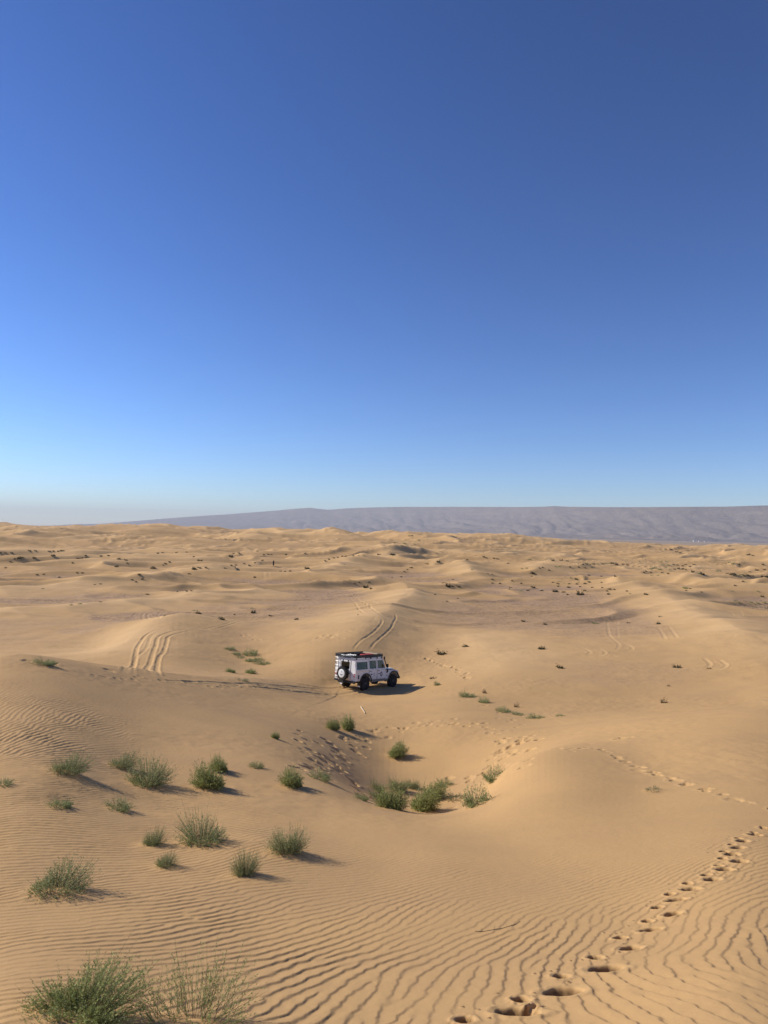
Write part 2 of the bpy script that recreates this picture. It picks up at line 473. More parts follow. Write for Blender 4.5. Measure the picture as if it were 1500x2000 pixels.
def bilc(G, x, y):
    fx = np.clip((x - GX0) / GC, 0, len(gx) - 1.01); fy = np.clip((y - GY0) / GC, 0, len(gy) - 1.01)
    ix = fx.astype(int); iy = fy.astype(int); tx = fx - ix; ty = fy - iy
    return (G[iy, ix] * (1 - tx) + G[iy, ix + 1] * tx) * (1 - ty) + (G[iy + 1, ix] * (1 - tx) + G[iy + 1, ix + 1] * tx) * ty
fv = bilc(F, xn, yn)
# control values on a coarse lattice
cgx = np.linspace(GX0, GX1, 121); cgy = np.linspace(GY0, GY1, 111)
CGX, CGY = np.meshgrid(cgx, cgy)
_, AM, LA = rip_ctrl(CGX, CGY)
amn = bil(AM, cgx, cgy, xn, yn); lan = bil(LA, cgx, cgy, xn, yn)
amn = amn * np.clip(1 + 0.65 * noise2(xn / 1.1, yn / 1.1, 207), 0.2, 1.5) * (0.80 + 0.65 * sstep(6.5, 11, np.hypot(xn, yn)))
pp = (np.angle(fv) / (2 * math.pi) + 0.15 * noise2(xn / 0.11, yn / 0.11, 209)) % 1.0
rise = 0.77
up_ = 0.5 - 0.5 * np.cos(math.pi * np.clip(pp / rise, 0, 1))
up_ = 0.45 * up_ + 0.55 * np.clip(pp / rise, 0, 1)
dn_ = 0.5 + 0.5 * np.cos(math.pi * np.clip((pp - rise) / (1 - rise), 0, 1))
prof = np.where(pp < rise, up_, dn_)
mag = np.abs(fv); mag = mag / (mag + 0.35)
edge = sstep(GY1 - .1, GY1 - 6, yn) * sstep(R_(34), R_(32.5), np.abs(T2[near])) * sstep(2.6, 3.4, yn)
ripple = np.zeros_like(Z)
RIPH = 0.112
ripple[near] = (prof - 0.5) * mag * lan * RIPH * amn * edge
ripple_keep = np.ones_like(Z)

# ------------------------------------------------------------------ wheel tracks and footprints pressed into the sand
disturb = np.zeros_like(Z)
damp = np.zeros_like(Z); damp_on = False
def box_of(xs, ys, m):
    rmin = min(math.hypot(a, b) for a, b in zip(xs, ys)) - m; rmax = max(math.hypot(a, b) for a, b in zip(xs, ys)) + m
    ts = [math.atan2(a, b) for a, b in zip(xs, ys)]
    q = m / max(rmin, 1.0)
    i0 = max(int(np.searchsorted(RR, rmin)) - 1, 0); i1 = int(np.searchsorted(RR, rmax)) + 1
    j0 = max(int(np.searchsorted(TT, min(ts) - q)) - 1, 0); j1 = int(np.searchsorted(TT, max(ts) + q)) + 1
    return slice(i0, i1), slice(j0, j1)

def groove(pix, width=0.34, depth=0.08, light=0.5, berm=0.5, world=None):
    line = world if world is not None else [ground_hit(px, py)[:2] for px, py in pix]
    line = smooth_line(line, 5)
    xs = [p[0] for p in line]; ys = [p[1] for p in line]
    b = box_of(xs, ys, width * 3)
    if (b[0].stop - b[0].start) < 2: return
    d, s, par = dist_line(X[b], Y[b], line)
    e = d / (width * 0.5)
    g = -depth * (1 - sstep(0.55, 1.15, e)) + berm * depth * np.exp(-((e - 1.55) / 0.42) ** 2)
    g *= 0.8 + 0.35 * noise2(X[b] / 0.8, Y[b] / 0.8, 303)
    f = sstep(0, 0.12, par) * sstep(1, 0.88, par)
    Z[b] += g * f
    ripple_keep[b] *= 1 - (1 - sstep(1.0, 2.2, e)) * f
    disturb[b] = np.maximum(disturb[b], light * (1 - sstep(0.9, 2.0, e)) * f)

def dent(x, y, a, b_, ang, depth, rim=0.2, tail=0.0):
    """an oval print: long radius a, short radius b, pressed in steeply, with pushed-up sand round it"""
    bb = box_of([x], [y], a * 2.6)
    dx = X[bb] - x; dy = Y[bb] - y
    c, s = math.cos(ang), math.sin(ang)
    u = dx * c + dy * s; v = -dx * s + dy * c
    wob = 1 + (0.13 if damp_on else 0.26) * noise2(X[bb] / (a * .55), Y[bb] / (a * .55), int(x * 97 + y * 31) & 1023)
    e = np.sqrt((u / a) ** 2 + (v / b_) ** 2) * wob
    g = -depth * (1 - sstep(0.62, 1.08, e)) * (1 + 0.25 * u / a) + depth * rim * np.exp(-((e - 1.42) / 0.28) ** 2) * (1 + 0.35 * noise2(X[bb] / .06, Y[bb] / .06, 305))
    keep = sstep(1.0, 1.7, e)
    Z[bb] += g
    ripple_keep[bb] *= keep
    disturb[bb] = np.maximum(disturb[bb], 0.45 * (1 - sstep(1.1, 1.9, e)))
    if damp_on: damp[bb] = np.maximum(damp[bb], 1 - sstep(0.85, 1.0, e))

TRACKS = [
 ([(455,1214),(520,1199),(570,1185),(630,1172),(672,1163)],.4,.05),([(485,1213),(540,1198),(590,1186),(650,1172),(680,1166)],.4,.05),
 ([(688,1272),(699,1256),(722,1240),(738,1226),(746,1214),(744,1206)],.30,.10),([(718,1274),(731,1256),(750,1240),(765,1224),(773,1207),(770,1198)],.30,.10),
 ([(752,1208),(738,1196),(716,1182),(699,1170),(684,1160),(662,1158)],.4,.10),([(716,1200),(700,1188),(690,1176),(678,1166),(662,1158)],.4,.10),
 ([(650,1184),(668,1174),(690,1164),(702,1158)],.4,.08),([(742,1180),(730,1176),(716,1172),(700,1168)],.4,.06),
 ([(242,1319),(246,1304),(264,1282),(272,1258),(285,1241),(305,1231),(330,1227),(348,1228)],.38,.13),
 ([(268,1321),(257,1308),(264,1292),(284,1268),(294,1246),(310,1234),(330,1229)],.36,.07),
 ([(298,1322),(286,1308),(296,1284),(304,1262),(308,1246),(324,1237),(350,1231),(376,1229)],.40,.14),
 ([(326,1324),(307,1314),(308,1294),(320,1272),(326,1252),(330,1243),(356,1235),(384,1229)],.38,.13),
 ([(376,1231),(410,1227),(440,1219),(468,1211)],.4,.07),([(420,1229),(446,1221),(478,1213),(498,1210)],.4,.07),
 ([(382,1187),(340,1187),(305,1190),(285,1196),(277,1203),(281,1210)],.4,.09),([(372,1190),(330,1191),(300,1195),(287,1202),(292,1211)],.4,.09),
 ([(350,1194),(322,1197),(308,1202),(312,1210)],.4,.09),([(268,1196),(260,1202),(264,1209)],.4,.06),
 ([(330,1330),(400,1332),(480,1335),(560,1340),(610,1345),(650,1349),(672,1349)],.34,.10),([(480,1341),(540,1346),(590,1352),(640,1357),(684,1355),(700,1351)],.34,.11),
 ([(420,1332),(500,1338),(560,1344),(620,1350)],.3,.05),
 ([(512,1113),(515,1121),(524,1131)],.6,.10),([(522,1112),(525,1120),(534,1130)],.6,.10),
 ([(1186,1208),(1187,1228),(1192,1244),(1208,1258),(1204,1268),(1185,1272)],.4,.06),([(1206,1208),(1206,1232),(1208,1250)],.3,.035),
 ([(1130,1264),(1148,1270),(1152,1276),(1140,1279)],.4,.06),([(1168,1268),(1181,1273),(1178,1279),(1160,1280)],.4,.06),([(1218,1258),(1234,1264),(1230,1270),(1215,1272)],.4,.06),
 ([(1284,1224),(1292,1236),(1299,1250)],.4,.07),([(1304,1224),(1314,1234),(1322,1248)],.4,.07),
 ([(1372,1284),(1386,1296),(1378,1304),(1340,1306),(1300,1306)],.4,.07),([(1402,1287),(1418,1298),(1408,1306),(1380,1309)],.4,.08),
 ([(333,1122),(350,1110)],.5,.08),([(322,1123),(338,1111)],.5,.08),([(344,1122),(358,1112)],.5,.07),
 ([(1415,1190),(1428,1196),(1432,1203)],.5,.05),([(1436,1190),(1448,1196),(1450,1203)],.5,.05),
]
for pix, w, d in TRACKS:
    groove(pix, w * 0.70, d * 0.34, 0.9, 0.6)

# the walk that climbs from the bottom edge to the right: (outer print, heel print) pairs
WALK = [((908,1992),None),((1018,1953),(1010,1977)),((1096,1907),(1100,1937)),((1163,1871),(1183,1893)),((1212,1833),(1232,1853)),((1265,1800),(1271,1817)),
 ((1284,1773),(1314,1786)),((1308,1747),(1321,1758)),((1343,1726),(1349,1737)),((1380,1710),(1391,1718)),((1404,1692),(1415,1699)),
 ((1411,1677),(1444,1683)),((1415,1664),(1430,1669)),((1430,1650),(1441,1656)),((1443,1638),(1451,1643)),((1473,1627),(1475,1631)),((1490,1616),(1497,1619))]
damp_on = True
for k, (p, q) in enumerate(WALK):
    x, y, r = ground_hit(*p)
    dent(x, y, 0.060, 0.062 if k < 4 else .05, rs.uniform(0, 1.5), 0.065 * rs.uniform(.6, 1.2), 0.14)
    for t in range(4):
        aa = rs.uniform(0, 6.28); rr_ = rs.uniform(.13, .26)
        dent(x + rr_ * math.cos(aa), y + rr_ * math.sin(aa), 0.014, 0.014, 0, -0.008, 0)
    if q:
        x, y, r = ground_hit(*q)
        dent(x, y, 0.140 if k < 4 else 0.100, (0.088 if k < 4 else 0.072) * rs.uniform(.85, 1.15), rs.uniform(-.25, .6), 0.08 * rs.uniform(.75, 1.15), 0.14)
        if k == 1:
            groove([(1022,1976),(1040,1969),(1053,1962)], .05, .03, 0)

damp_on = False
def trail(pix, n, spread, size, depth, seed):
    r1 = random.Random(seed)
    L = [ground_hit(*p)[:2] for p in pix]
    L = smooth_line(L, 8)
    cum = [0]
    for a, b in zip(L[:-1], L[1:]): cum.append(cum[-1] + math.hypot(b[0] - a[0], b[1] - a[1]))
    for k in range(n):
        t = (k + r1.uniform(-.3, .3)) / n * cum[-1]
        x = np.interp(t, cum, [p[0] for p in L]); y = np.interp(t, cum, [p[1] for p in L])
        x += r1.gauss(0, spread); y += r1.gauss(0, spread)
        sz = size * r1.uniform(.7, 1.35)
        dent(x, y, sz, sz * r1.uniform(.6, .9), r1.uniform(0, 3.1), depth * 0.6 * r1.uniform(.6, 1.2), 0.22)
trail([(1496,1578),(1420,1557),(1330,1527),(1250,1500),(1200,1476),(1150,1460),(1110,1466),(1050,1470),(1030,1478)], 48, .07, .12, .05, 1)
trail([(688,1440),(668,1462),(650,1480),(625,1500),(605,1518)], 32, .28, .19, .08, 2)
trail([(640,1480),(665,1505),(690,1530),(715,1552),(730,1570)], 18, .16, .17, .09, 3)
trail([(575,1425),(590,1450),(600,1475),(615,1495)], 9, .2, .17, .07, 4)
trail([(690,1440),(740,1432),(790,1425),(850,1415),(900,1410),(950,1430)], 34, .35, .16, .06, 5)
trail([(1020,1440),(1000,1465),(980,1488),(955,1505),(940,1520)], 36, .40, .18, .085, 6)
trail([(820,1284),(850,1292),(880,1303),(900,1313),(915,1330)], 26, .15, .2, .09, 7)
trail([(840,1352),(900,1362),(960,1385),(1010,1420),(1030,1440)], 26, .4, .14, .05, 8)
trail([(1215,1443),(1235,1440)], 4, .15, .2, .06, 9)
trail([(960,1520),(1000,1505),(960,1535),(930,1545),(900,1550)], 22, .4, .16, .06, 10)
trail([(110,1300),(140,1298),(150,1292),(160,1286)], 14, .4, .22, .07, 11)
trail([(200,1322),(300,1329),(380,1332),(440,1340),(560,1345)], 40, .25, .15, .05, 12)
for wx, wy in ((-1.4, .78), (-1.4, -.78), (1.4, .78), (1.4, -.78)):
    for q_ in range(9):
        ax_, ay_ = car_xy(wx + rs.uniform(-.75, .5), wy + rs.uniform(-.4, .4))
        dent(ax_, ay_, rs.uniform(.10, .2), rs.uniform(.08, .14), rs.uniform(0, 3), .045, .35)
for wy in (.76, -.76):
    groove(None, .30, .05, .9, .6, [car_xy(1.2, wy), car_xy(-1.2, wy), car_xy(-2.6, wy + .05), car_xy(-4.2, wy + .5), car_xy(-5.8, wy + 1.5), car_xy(-7.4, wy + 3.1)])
trail([(620,1245),(635,1240),(650,1247)], 16, .8, .25, .06, 13)
trail([(480,1240),(500,1246),(515,1253)], 14, .4, .2, .06, 14)

# sand heaped round the feet of the near shrubs, drawn out to the lee side
for px, py, w, key, v, hs, label in NEAR:
    x, y, r = ground_hit(px, py)
    w_ = w * r / FPX
    bb = box_of([x], [y], w_ * 1.6)
    dx = X[bb] - x; dy = Y[bb] - y
    e = np.sqrt((np.where(dx > 0, dx * 0.55, dx) / (w_ * .42)) ** 2 + (dy / (w_ * .40)) ** 2)
    hump = np.exp(-e ** 2)
    Z[bb] += 0.075 * w_ * hump * (1 + 0.3 * noise2(X[bb] / .12, Y[bb] / .12, 307))
    ripple_keep[bb] *= 1 - 0.8 * np.exp(-(e / 1.15) ** 4)
Z += ripple * ripple_keep

# ------------------------------------------------------------------ gravel showing between the dunes
gm = np.zeros_like(Z)
lowdune = 1 - sstep(0.15, 0.5, sand1 + sand2 + mini * 1.3)
gn = fbm(X / 26, Y / 15, 4, 401)
gm = lowdune * sstep(-0.5, -0.02, gn) * sstep(52, 72, R2) * (1 - sstep(0.12, 0.4, ridge_cover))
gm *= 0.35 + 0.65 * sstep(70, 110, R2)
pale_lit = np.clip(np.maximum(np.maximum(sstep(0.5, 2.6, sand1) * 0.8, sstep(.15, .7, mini)), ridge_cover * 0.9) + 0.35 * sstep(2, 7, sand2), 0, 1) * sstep(35, 60, R2) * (0.7 + 0.3 * sstep(-.3, .3, fbm(X / 14, Y / 9, 3, 411)))  # mask for pale crest sand and the brightness painted on ridges
def patch(px, py, r, rx, ry, v):
    a, s = pix_dir(px, py)
    x, y = r * math.sin(a), r * math.cos(a)
    e = ((X - x) / rx) ** 2 + ((Y - y) / ry) ** 2
    e = e * (1 + 0.5 * fbm(X / 5, Y / 4, 3, 403))
    return v * (1 - sstep(0.45, 1.15, e))
for q in [(1110,1205,90,20,24,.70),(1240,1225,80,13,14,.6),(950,1190,98,8,9,.5),(300,1213,82,8,6,.95),(210,1235,73,5,5,.6),(560,1212,85,9,9,.7),(620,1225,78,6,7,.6),
          (690,1180,104,6,12,.8),(1130,1330,50,9,5,.25),(640,1244,66,3,3,.5)]:
    gm = np.maximum(gm, patch(*q) * (1 - sstep(0.25, 0.6, ridge_cover)))
gm = np.clip(gm, 0, 1) * sstep(1500, 900, R2)
plain = sstep(1100, 1700, R2)

# ------------------------------------------------------------------ materials for the setting
class NT:
    """short hand for building a node tree"""
    def __init__(self, name):
        self.m = bpy.data.materials.new(name); self.m.use_nodes = True
        self.t = self.m.node_tree; self.t.nodes.clear()
        self.out = self.t.nodes.new('ShaderNodeOutputMaterial')
    def n(self, kind, **kw):
        nd = self.t.nodes.new('ShaderNode' + kind)
        for k, v in kw.items(): setattr(nd, k, v)
        return nd
    def l(self, a, b): self.t.links.new(a, b)
    def bsdf(self, colr=(.5,.5,.5), rough=.6, metal=0.0):
        b = self.n('BsdfPrincipled')
        b.inputs['Base Color'].default_value = (*colr, 1); b.inputs['Roughness'].default_value = rough; b.inputs['Metallic'].default_value = metal
        self.l(b.outputs[0], self.out.inputs['Surface'])
        return b
    def noise(self, scale, detail=3, vec=None, rough=.55):
        nd = self.n('TexNoise'); nd.inputs['Scale'].default_value = scale; nd.inputs['Detail'].default_value = detail; nd.inputs['Roughness'].default_value = rough
        if vec is not None: self.l(vec, nd.inputs['Vector'])
        return nd
    def ramp(self, src, stops):
        nd = self.n('ValToRGB'); e = nd.color_ramp.elements
        while len(e) < len(stops): e.new(.5)
        for i, (p, c) in enumerate(stops):
            e[i].position = p; e[i].color = (*c, 1) if len(c) == 3 else c
        self.l(src, nd.inputs[0]); return nd
    def mix(self, fac, a, b, blend='MIX'):
        nd = self.n('MixRGB', blend_type=blend)
        for s, v in ((nd.inputs[0], fac), (nd.inputs[1], a), (nd.inputs[2], b)):
            if isinstance(v, (int, float)): s.default_value = v
            elif isinstance(v, tuple): s.default_value = (*v, 1)
            else: self.l(v, s)
        return nd
    def math(self, op, a, b=0.0):
        nd = self.n('Math', operation=op)
        for s, v in zip(nd.inputs, (a, b)):
            if isinstance(v, (int, float)): s.default_value = v
            else: self.l(v, s)
        return nd.outputs[0]

def sand_material():
    q = NT('dune sand')
    b = q.bsdf((.5, .35, .2), .92)
    b.inputs['Specular IOR Level'].default_value = 0.15
    co = q.n('TexCoord').outputs['Object']
    big = q.noise(0.045, 3, co)
    c1 = q.ramp(big.outputs['Fac'], [(.32, (.532, .320, .131)), (.68, (.588, .346, .134))])
    med = q.noise(0.9, 4, co)
    c2 = q.mix(.35, c1.outputs[0], q.ramp(med.outputs['Fac'], [(.3, (.475, .299, .138)), (.7, (.56, .342, .145))]).outputs[0])
    grain = q.noise(260, 2, co)
    c3 = q.mix(.22, c2.outputs[0], q.ramp(grain.outputs['Fac'], [(.35, (.32, .205, .11)), (.65, (.67, .437, .20))]).outputs[0])
    # disturbed sand is paler
    at = q.n('Attribute', attribute_name='disturb')
    c4 = q.mix(q.math('MULTIPLY', at.outputs['Fac'], .35), c3.outputs[0], (.64, .42, .19))
    # coarse, slightly darker sand lying in streaks
    mp2 = q.n('Mapping'); mp2.inputs['Scale'].default_value = (.16, .42, 1); q.l(co, mp2.inputs['Vector'])
    st = q.noise(1.0, 7, mp2.outputs[0], .62)
    c4 = q.mix(q.math('MULTIPLY', q.ramp(st.outputs['Fac'], [(.46, (0, 0, 0)), (.66, (1, 1, 1))]).outputs[0], .22), c4.outputs[0], (.38, .235, .125))
    # moist sand turned up inside the fresh prints
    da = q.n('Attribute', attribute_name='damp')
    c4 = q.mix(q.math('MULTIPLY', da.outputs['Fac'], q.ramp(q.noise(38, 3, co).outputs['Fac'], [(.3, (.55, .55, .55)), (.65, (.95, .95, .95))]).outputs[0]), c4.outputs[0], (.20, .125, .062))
    # pale crest sand, plus brightness of sunlit ridge slopes put into the colour
    fa = q.n('Attribute', attribute_name='pale_lit_sand')
    c4 = q.mix(q.math('MULTIPLY', fa.outputs['Fac'], .85), c4.outputs[0], (.72, .465, .22))
    # gravel: grey mauve, speckled
    ga = q.n('Attribute', attribute_name='gravel')
    vor = q.n('TexVoronoi'); vor.inputs['Scale'].default_value = 3.2; q.l(co, vor.inputs['Vector'])
    gv = q.ramp(vor.outputs['Color'], [(.2, (.30, .192, .114)), (.8, (.45, .292, .172))])
    gs = q.noise(1.2, 5, co, .7)
    gsel = q.math('MULTIPLY', ga.outputs['Fac'], q.ramp(gs.outputs['Fac'], [(.32, (.25, .25, .25)), (.55, (1, 1, 1))]).outputs[0])
    c5 = q.mix(gsel, c4.outputs[0], gv.outputs[0])
    pa = q.n('Attribute', attribute_name='plain')
    pn = q.noise(.004, 4, co)
    pc = q.ramp(pn.outputs['Fac'], [(.4, (.30, .22, .15)), (.6, (.40, .30, .20))])
    c6 = q.mix(pa.outputs['Fac'], c5.outputs[0], pc.outputs[0])
    q.l(c6.outputs[0], b.inputs['Base Color'])
    # fine relief: grains and, further out, ripples too small for the sheet
    wv = q.n('TexWave', wave_type='BANDS', bands_direction='DIAGONAL', wave_profile='SAW')
    wv.inputs['Scale'].default_value = 0.85; wv.inputs['Distortion'].default_value = 5.0; wv.inputs['Detail'].default_value = 2.0; wv.inputs['Detail Scale'].default_value = 1.2
    mp = q.n('Mapping'); mp.inputs['Rotation'].default_value = (0, 0, R_(-28)); q.l(co, mp.inputs['Vector']); q.l(mp.outputs[0], wv.inputs['Vector'])
    ra = q.n('Attribute', attribute_name='farripple')
    bm0 = q.n('Bump'); bm0.inputs['Distance'].default_value = 0.05
    q.l(q.math('MULTIPLY', ra.outputs['Fac'], .8), bm0.inputs['Strength']); q.l(wv.outputs['Fac'], bm0.inputs['Height'])
    rough_n = q.noise(5.0, 6, co, .65)
    bm1 = q.n('Bump'); bm1.inputs['Strength'].default_value = .35; bm1.inputs['Distance'].default_value = .03
    q.l(rough_n.outputs['Fac'], bm1.inputs['Height']); q.l(bm0.outputs[0], bm1.inputs['Normal'])
    gr = q.noise(180, 2, co)
    bm2 = q.n('Bump'); bm2.inputs['Strength'].default_value = .25; bm2.inputs['Distance'].default_value = .003
    q.l(gr.outputs['Fac'], bm2.inputs['Height']); q.l(bm1.outputs[0], bm2.inputs['Normal'])
    # stones of the gravel
    bm3 = q.n('Bump'); bm3.inputs['Distance'].default_value = .08
    q.l(q.math('MULTIPLY', ga.outputs['Fac'], .5), bm3.inputs['Strength']); q.l(vor.outputs['Distance'], bm3.inputs['Height']); q.l(bm2.outputs[0], bm3.inputs['Normal'])
    q.l(bm3.outputs[0], b.inputs['Normal'])
    return q.m
MAT_SAND = sand_material()

def grid_mesh(name, V, nr, nc, wrap, attrs, mat):
    me = bpy.data.meshes.new(name)
    nv = nr * nc
    i = np.arange(nr - 1)[:, None]; j = np.arange(nc if wrap else nc - 1)[None, :]
    a = i * nc + j; b = i * nc + (j + 1) % nc; c = b + nc; d = a + nc
    fc = np.stack([a, b, c, d], -1).reshape(-1, 4)
    me.vertices.add(nv); me.vertices.foreach_set('co', V.reshape(-1).astype(np.float32))
    nf = len(fc)
    me.loops.add(nf * 4); me.loops.foreach_set('vertex_index', fc.reshape(-1).astype(np.int32))
    me.polygons.add(nf)
    me.polygons.foreach_set('loop_start', np.arange(0, nf * 4, 4, dtype=np.int32))
    me.polygons.foreach_set('use_smooth', np.ones(nf, bool))
    for k, v in attrs.items():
        at = me.attributes.new(k, 'FLOAT', 'POINT'); at.data.foreach_set('value', v.reshape(-1).astype(np.float32))
    me.update(calc_edges=True)
    me.materials.append(mat)
    o = bpy.data.objects.new(name, me); col.objects.link(o)
    return o

farr = sstep(24, 32, R2) * sstep(110, 60, R2) * sstep(-0.25, 0.35, fbm(X / 9, Y / 9, 2, 501) + 0.25) * (1 - gm)
Vg = np.stack([X, Y, Z], -1)
ground = grid_mesh('sand_ground', Vg, len(RR), len(TT), True, {'gravel': gm, 'disturb': disturb, 'damp': damp, 'pale_lit_sand': pale_lit, 'plain': plain, 'farripple': farr}, MAT_SAND)
tag(ground, kind='structure')
Zg = Z
def gz(x, y): return height_at(x, y, Zg)
# ------------------------------------------------------------------ the far plateau
SKYL = [(100,1024.5),(200,1022.5),(300,1014.5),(350,1010.5),(400,1007),(450,1004),(500,1000),(540,997),(575,993.5),(605,991.5),(618,993),(640,995.5),(680,992.5),(720,991),(780,989.8),
        (900,989.6),(1000,990),(1060,989.5),(1082,988),(1110,989.5),(1200,990.2),(1300,989.8),(1420,989),(1500,986.5),(1620,984),(1900,988)]
sa = []; sh = []
for px, py in SKYL:
    a, s = pix_dir(px, py); sa.append(a); sh.append(s)
sa = np.array(sa); sh = np.array(sh)
MA = np.linspace(sa[0] - 0.02, 0.95, 900)
MRr = np.concatenate([np.linspace(5200, 8200, 70), np.linspace(8240, 9200, 30), np.linspace(9300, 11500, 12)])
MT, MR = np.meshgrid(MA, MRr)
BACK = 1 + 0.95 * (1 - sstep(-0.42, 0.42, MT))            # the range swings away into the distance on the left
mx = MR * np.sin(MT); my = MR * np.cos(MT)
crest_r = 9000 - 900 * sstep(0.0, 0.6, MT)
topz = CAM_Z + np.interp(MT, sa, sh) * crest_r * BACK
topz = np.maximum(topz, 0)
foot = 5600 + 500 * noise2(MT * 6, MT * 0, 7)
t = np.clip((MR - foot) / (crest_r - foot), 0, 1)
bench = 0.30 * t + 0.42 * sstep(0.45, 0.97, t) + 0.28 * sstep(0.80, 1.0, t)
side = noise2(mx / 900, my / 1500, 611)
gul = np.abs(noise2(mx / 330 + side, my / 900, 601)) * 0.6 + np.abs(noise2(mx / 150, my / 420, 603)) * 0.3 + 0.25 * fbm(mx / 500, my / 700, 3, 607)
layer = 0.5 + 0.5 * np.sin(t * 26 + 2.0 * noise2(mx / 1500, my / 1500, 609))
mz = topz * (bench + 0.085 * (gul - 0.35) * np.sin(math.pi * np.clip(t, 0, 1)) * 3.2 + 0.010 * layer * (t < .98))
knoll = 0
for kp, kr, kw, kh in ((1290, 6300, 150, 34), (1352, 6100, 260, 26), (1180, 6600, 220, 22), (1430, 6900, 240, 26), (900, 6800, 300, 22)):
    a, s = pix_dir(kp, 1040)
    e = np.hypot((mx - kr * math.sin(a)) / kw, (my - kr * math.cos(a)) / (kw * 1.2))
    knoll = knoll + kh * (1 - sstep(0.25, 1.0, e + 0.15 * noise2(mx / 90, my / 90, 613)))
mz = np.minimum(mz + knoll, np.maximum(topz, mz))
drop = np.clip((MR - crest_r) / 2000, 0, 1)
mz = np.where(MR > crest_r, topz * (1 - 0.05 * drop), mz)
edgeL = sstep(MA[0], MA[0] + 0.05, MT)
mz = mz * edgeL - 2 + 0 * mx
mz = np.where(t <= 0, -2.5, mz)
def rock_material():
    q = NT('bare desert rock')
    b = q.bsdf((.3, .22, .17), .95)
    b.inputs['Specular IOR Level'].default_value = 0.1
    co = q.n('TexCoord').outputs['Object']
    mp = q.n('Mapping'); mp.inputs['Scale'].default_value = (1, 1, 9); q.l(co, mp.inputs['Vector'])
    a = q.noise(.0022, 7, mp.outputs[0], .65)
    c = q.ramp(a.outputs['Fac'], [(.34, (.15, .115, .095)), (.5, (.20, .15, .115)), (.66, (.30, .23, .175))])
    a2 = q.noise(.012, 5, co, .7)
    c2 = q.mix(.5, c.outputs[0], q.ramp(a2.outputs['Fac'], [(.35, (.14, .11, .095)), (.65, (.27, .21, .165))]).outputs[0])
    q.l(c2.outputs[0], b.inputs['Base Color'])
    bm = q.n('Bump'); bm.inputs['Strength'].default_value = .7; bm.inputs['Distance'].default_value = 45
    q.l(a2.outputs['Fac'], bm.inputs['Height']); q.l(bm.outputs[0], b.inputs['Normal'])
    return q.m
mount = grid_mesh('mountains', np.stack([mx * BACK, my * BACK, mz], -1), len(MRr), len(MA), False, {}, rock_material())
tag(mount, kind='structure')
# ------------------------------------------------------------------ desert shrubs
def leaf_mat(name, c1, c2):
    q = NT(name)
    b = q.bsdf(c1, .65)
    b.inputs['Specular IOR Level'].default_value = 0.25
    g = q.n('NewGeometry')
    r = q.ramp(g.outputs['Random Per Island'], [(0.0, c1), (1.0, c2)])
    q.l(r.outputs[0], b.inputs['Base Color'])
    tr = q.n('BsdfTranslucent'); q.l(r.outputs[0], tr.inputs['Color'])
    mx_ = q.n('MixShader'); mx_.inputs[0].default_value = .27
    q.l(b.outputs[0], mx_.inputs[1]); q.l(tr.outputs[0], mx_.inputs[2]); q.l(mx_.outputs[0], q.out.inputs['Surface'])
    return q.m
M_GREEN = leaf_mat('green shoots', (.19, .23, .062), (.52, .55, .20))
M_GREY = leaf_mat('grey green shoots', (.20, .235, .09), (.49, .52, .23))
M_DARK = leaf_mat('dark shoots', (.022, .034, .015), (.065, .08, .035))
M_PALE = leaf_mat('pale dry shoots', (.20, .23, .11), (.36, .36, .20))
M_BROWN = leaf_mat('brown dry shoots', (.07, .045, .025), (.16, .11, .06))
M_STALK = leaf_mat('woody stalks', (.12, .095, .05), (.26, .22, .13))

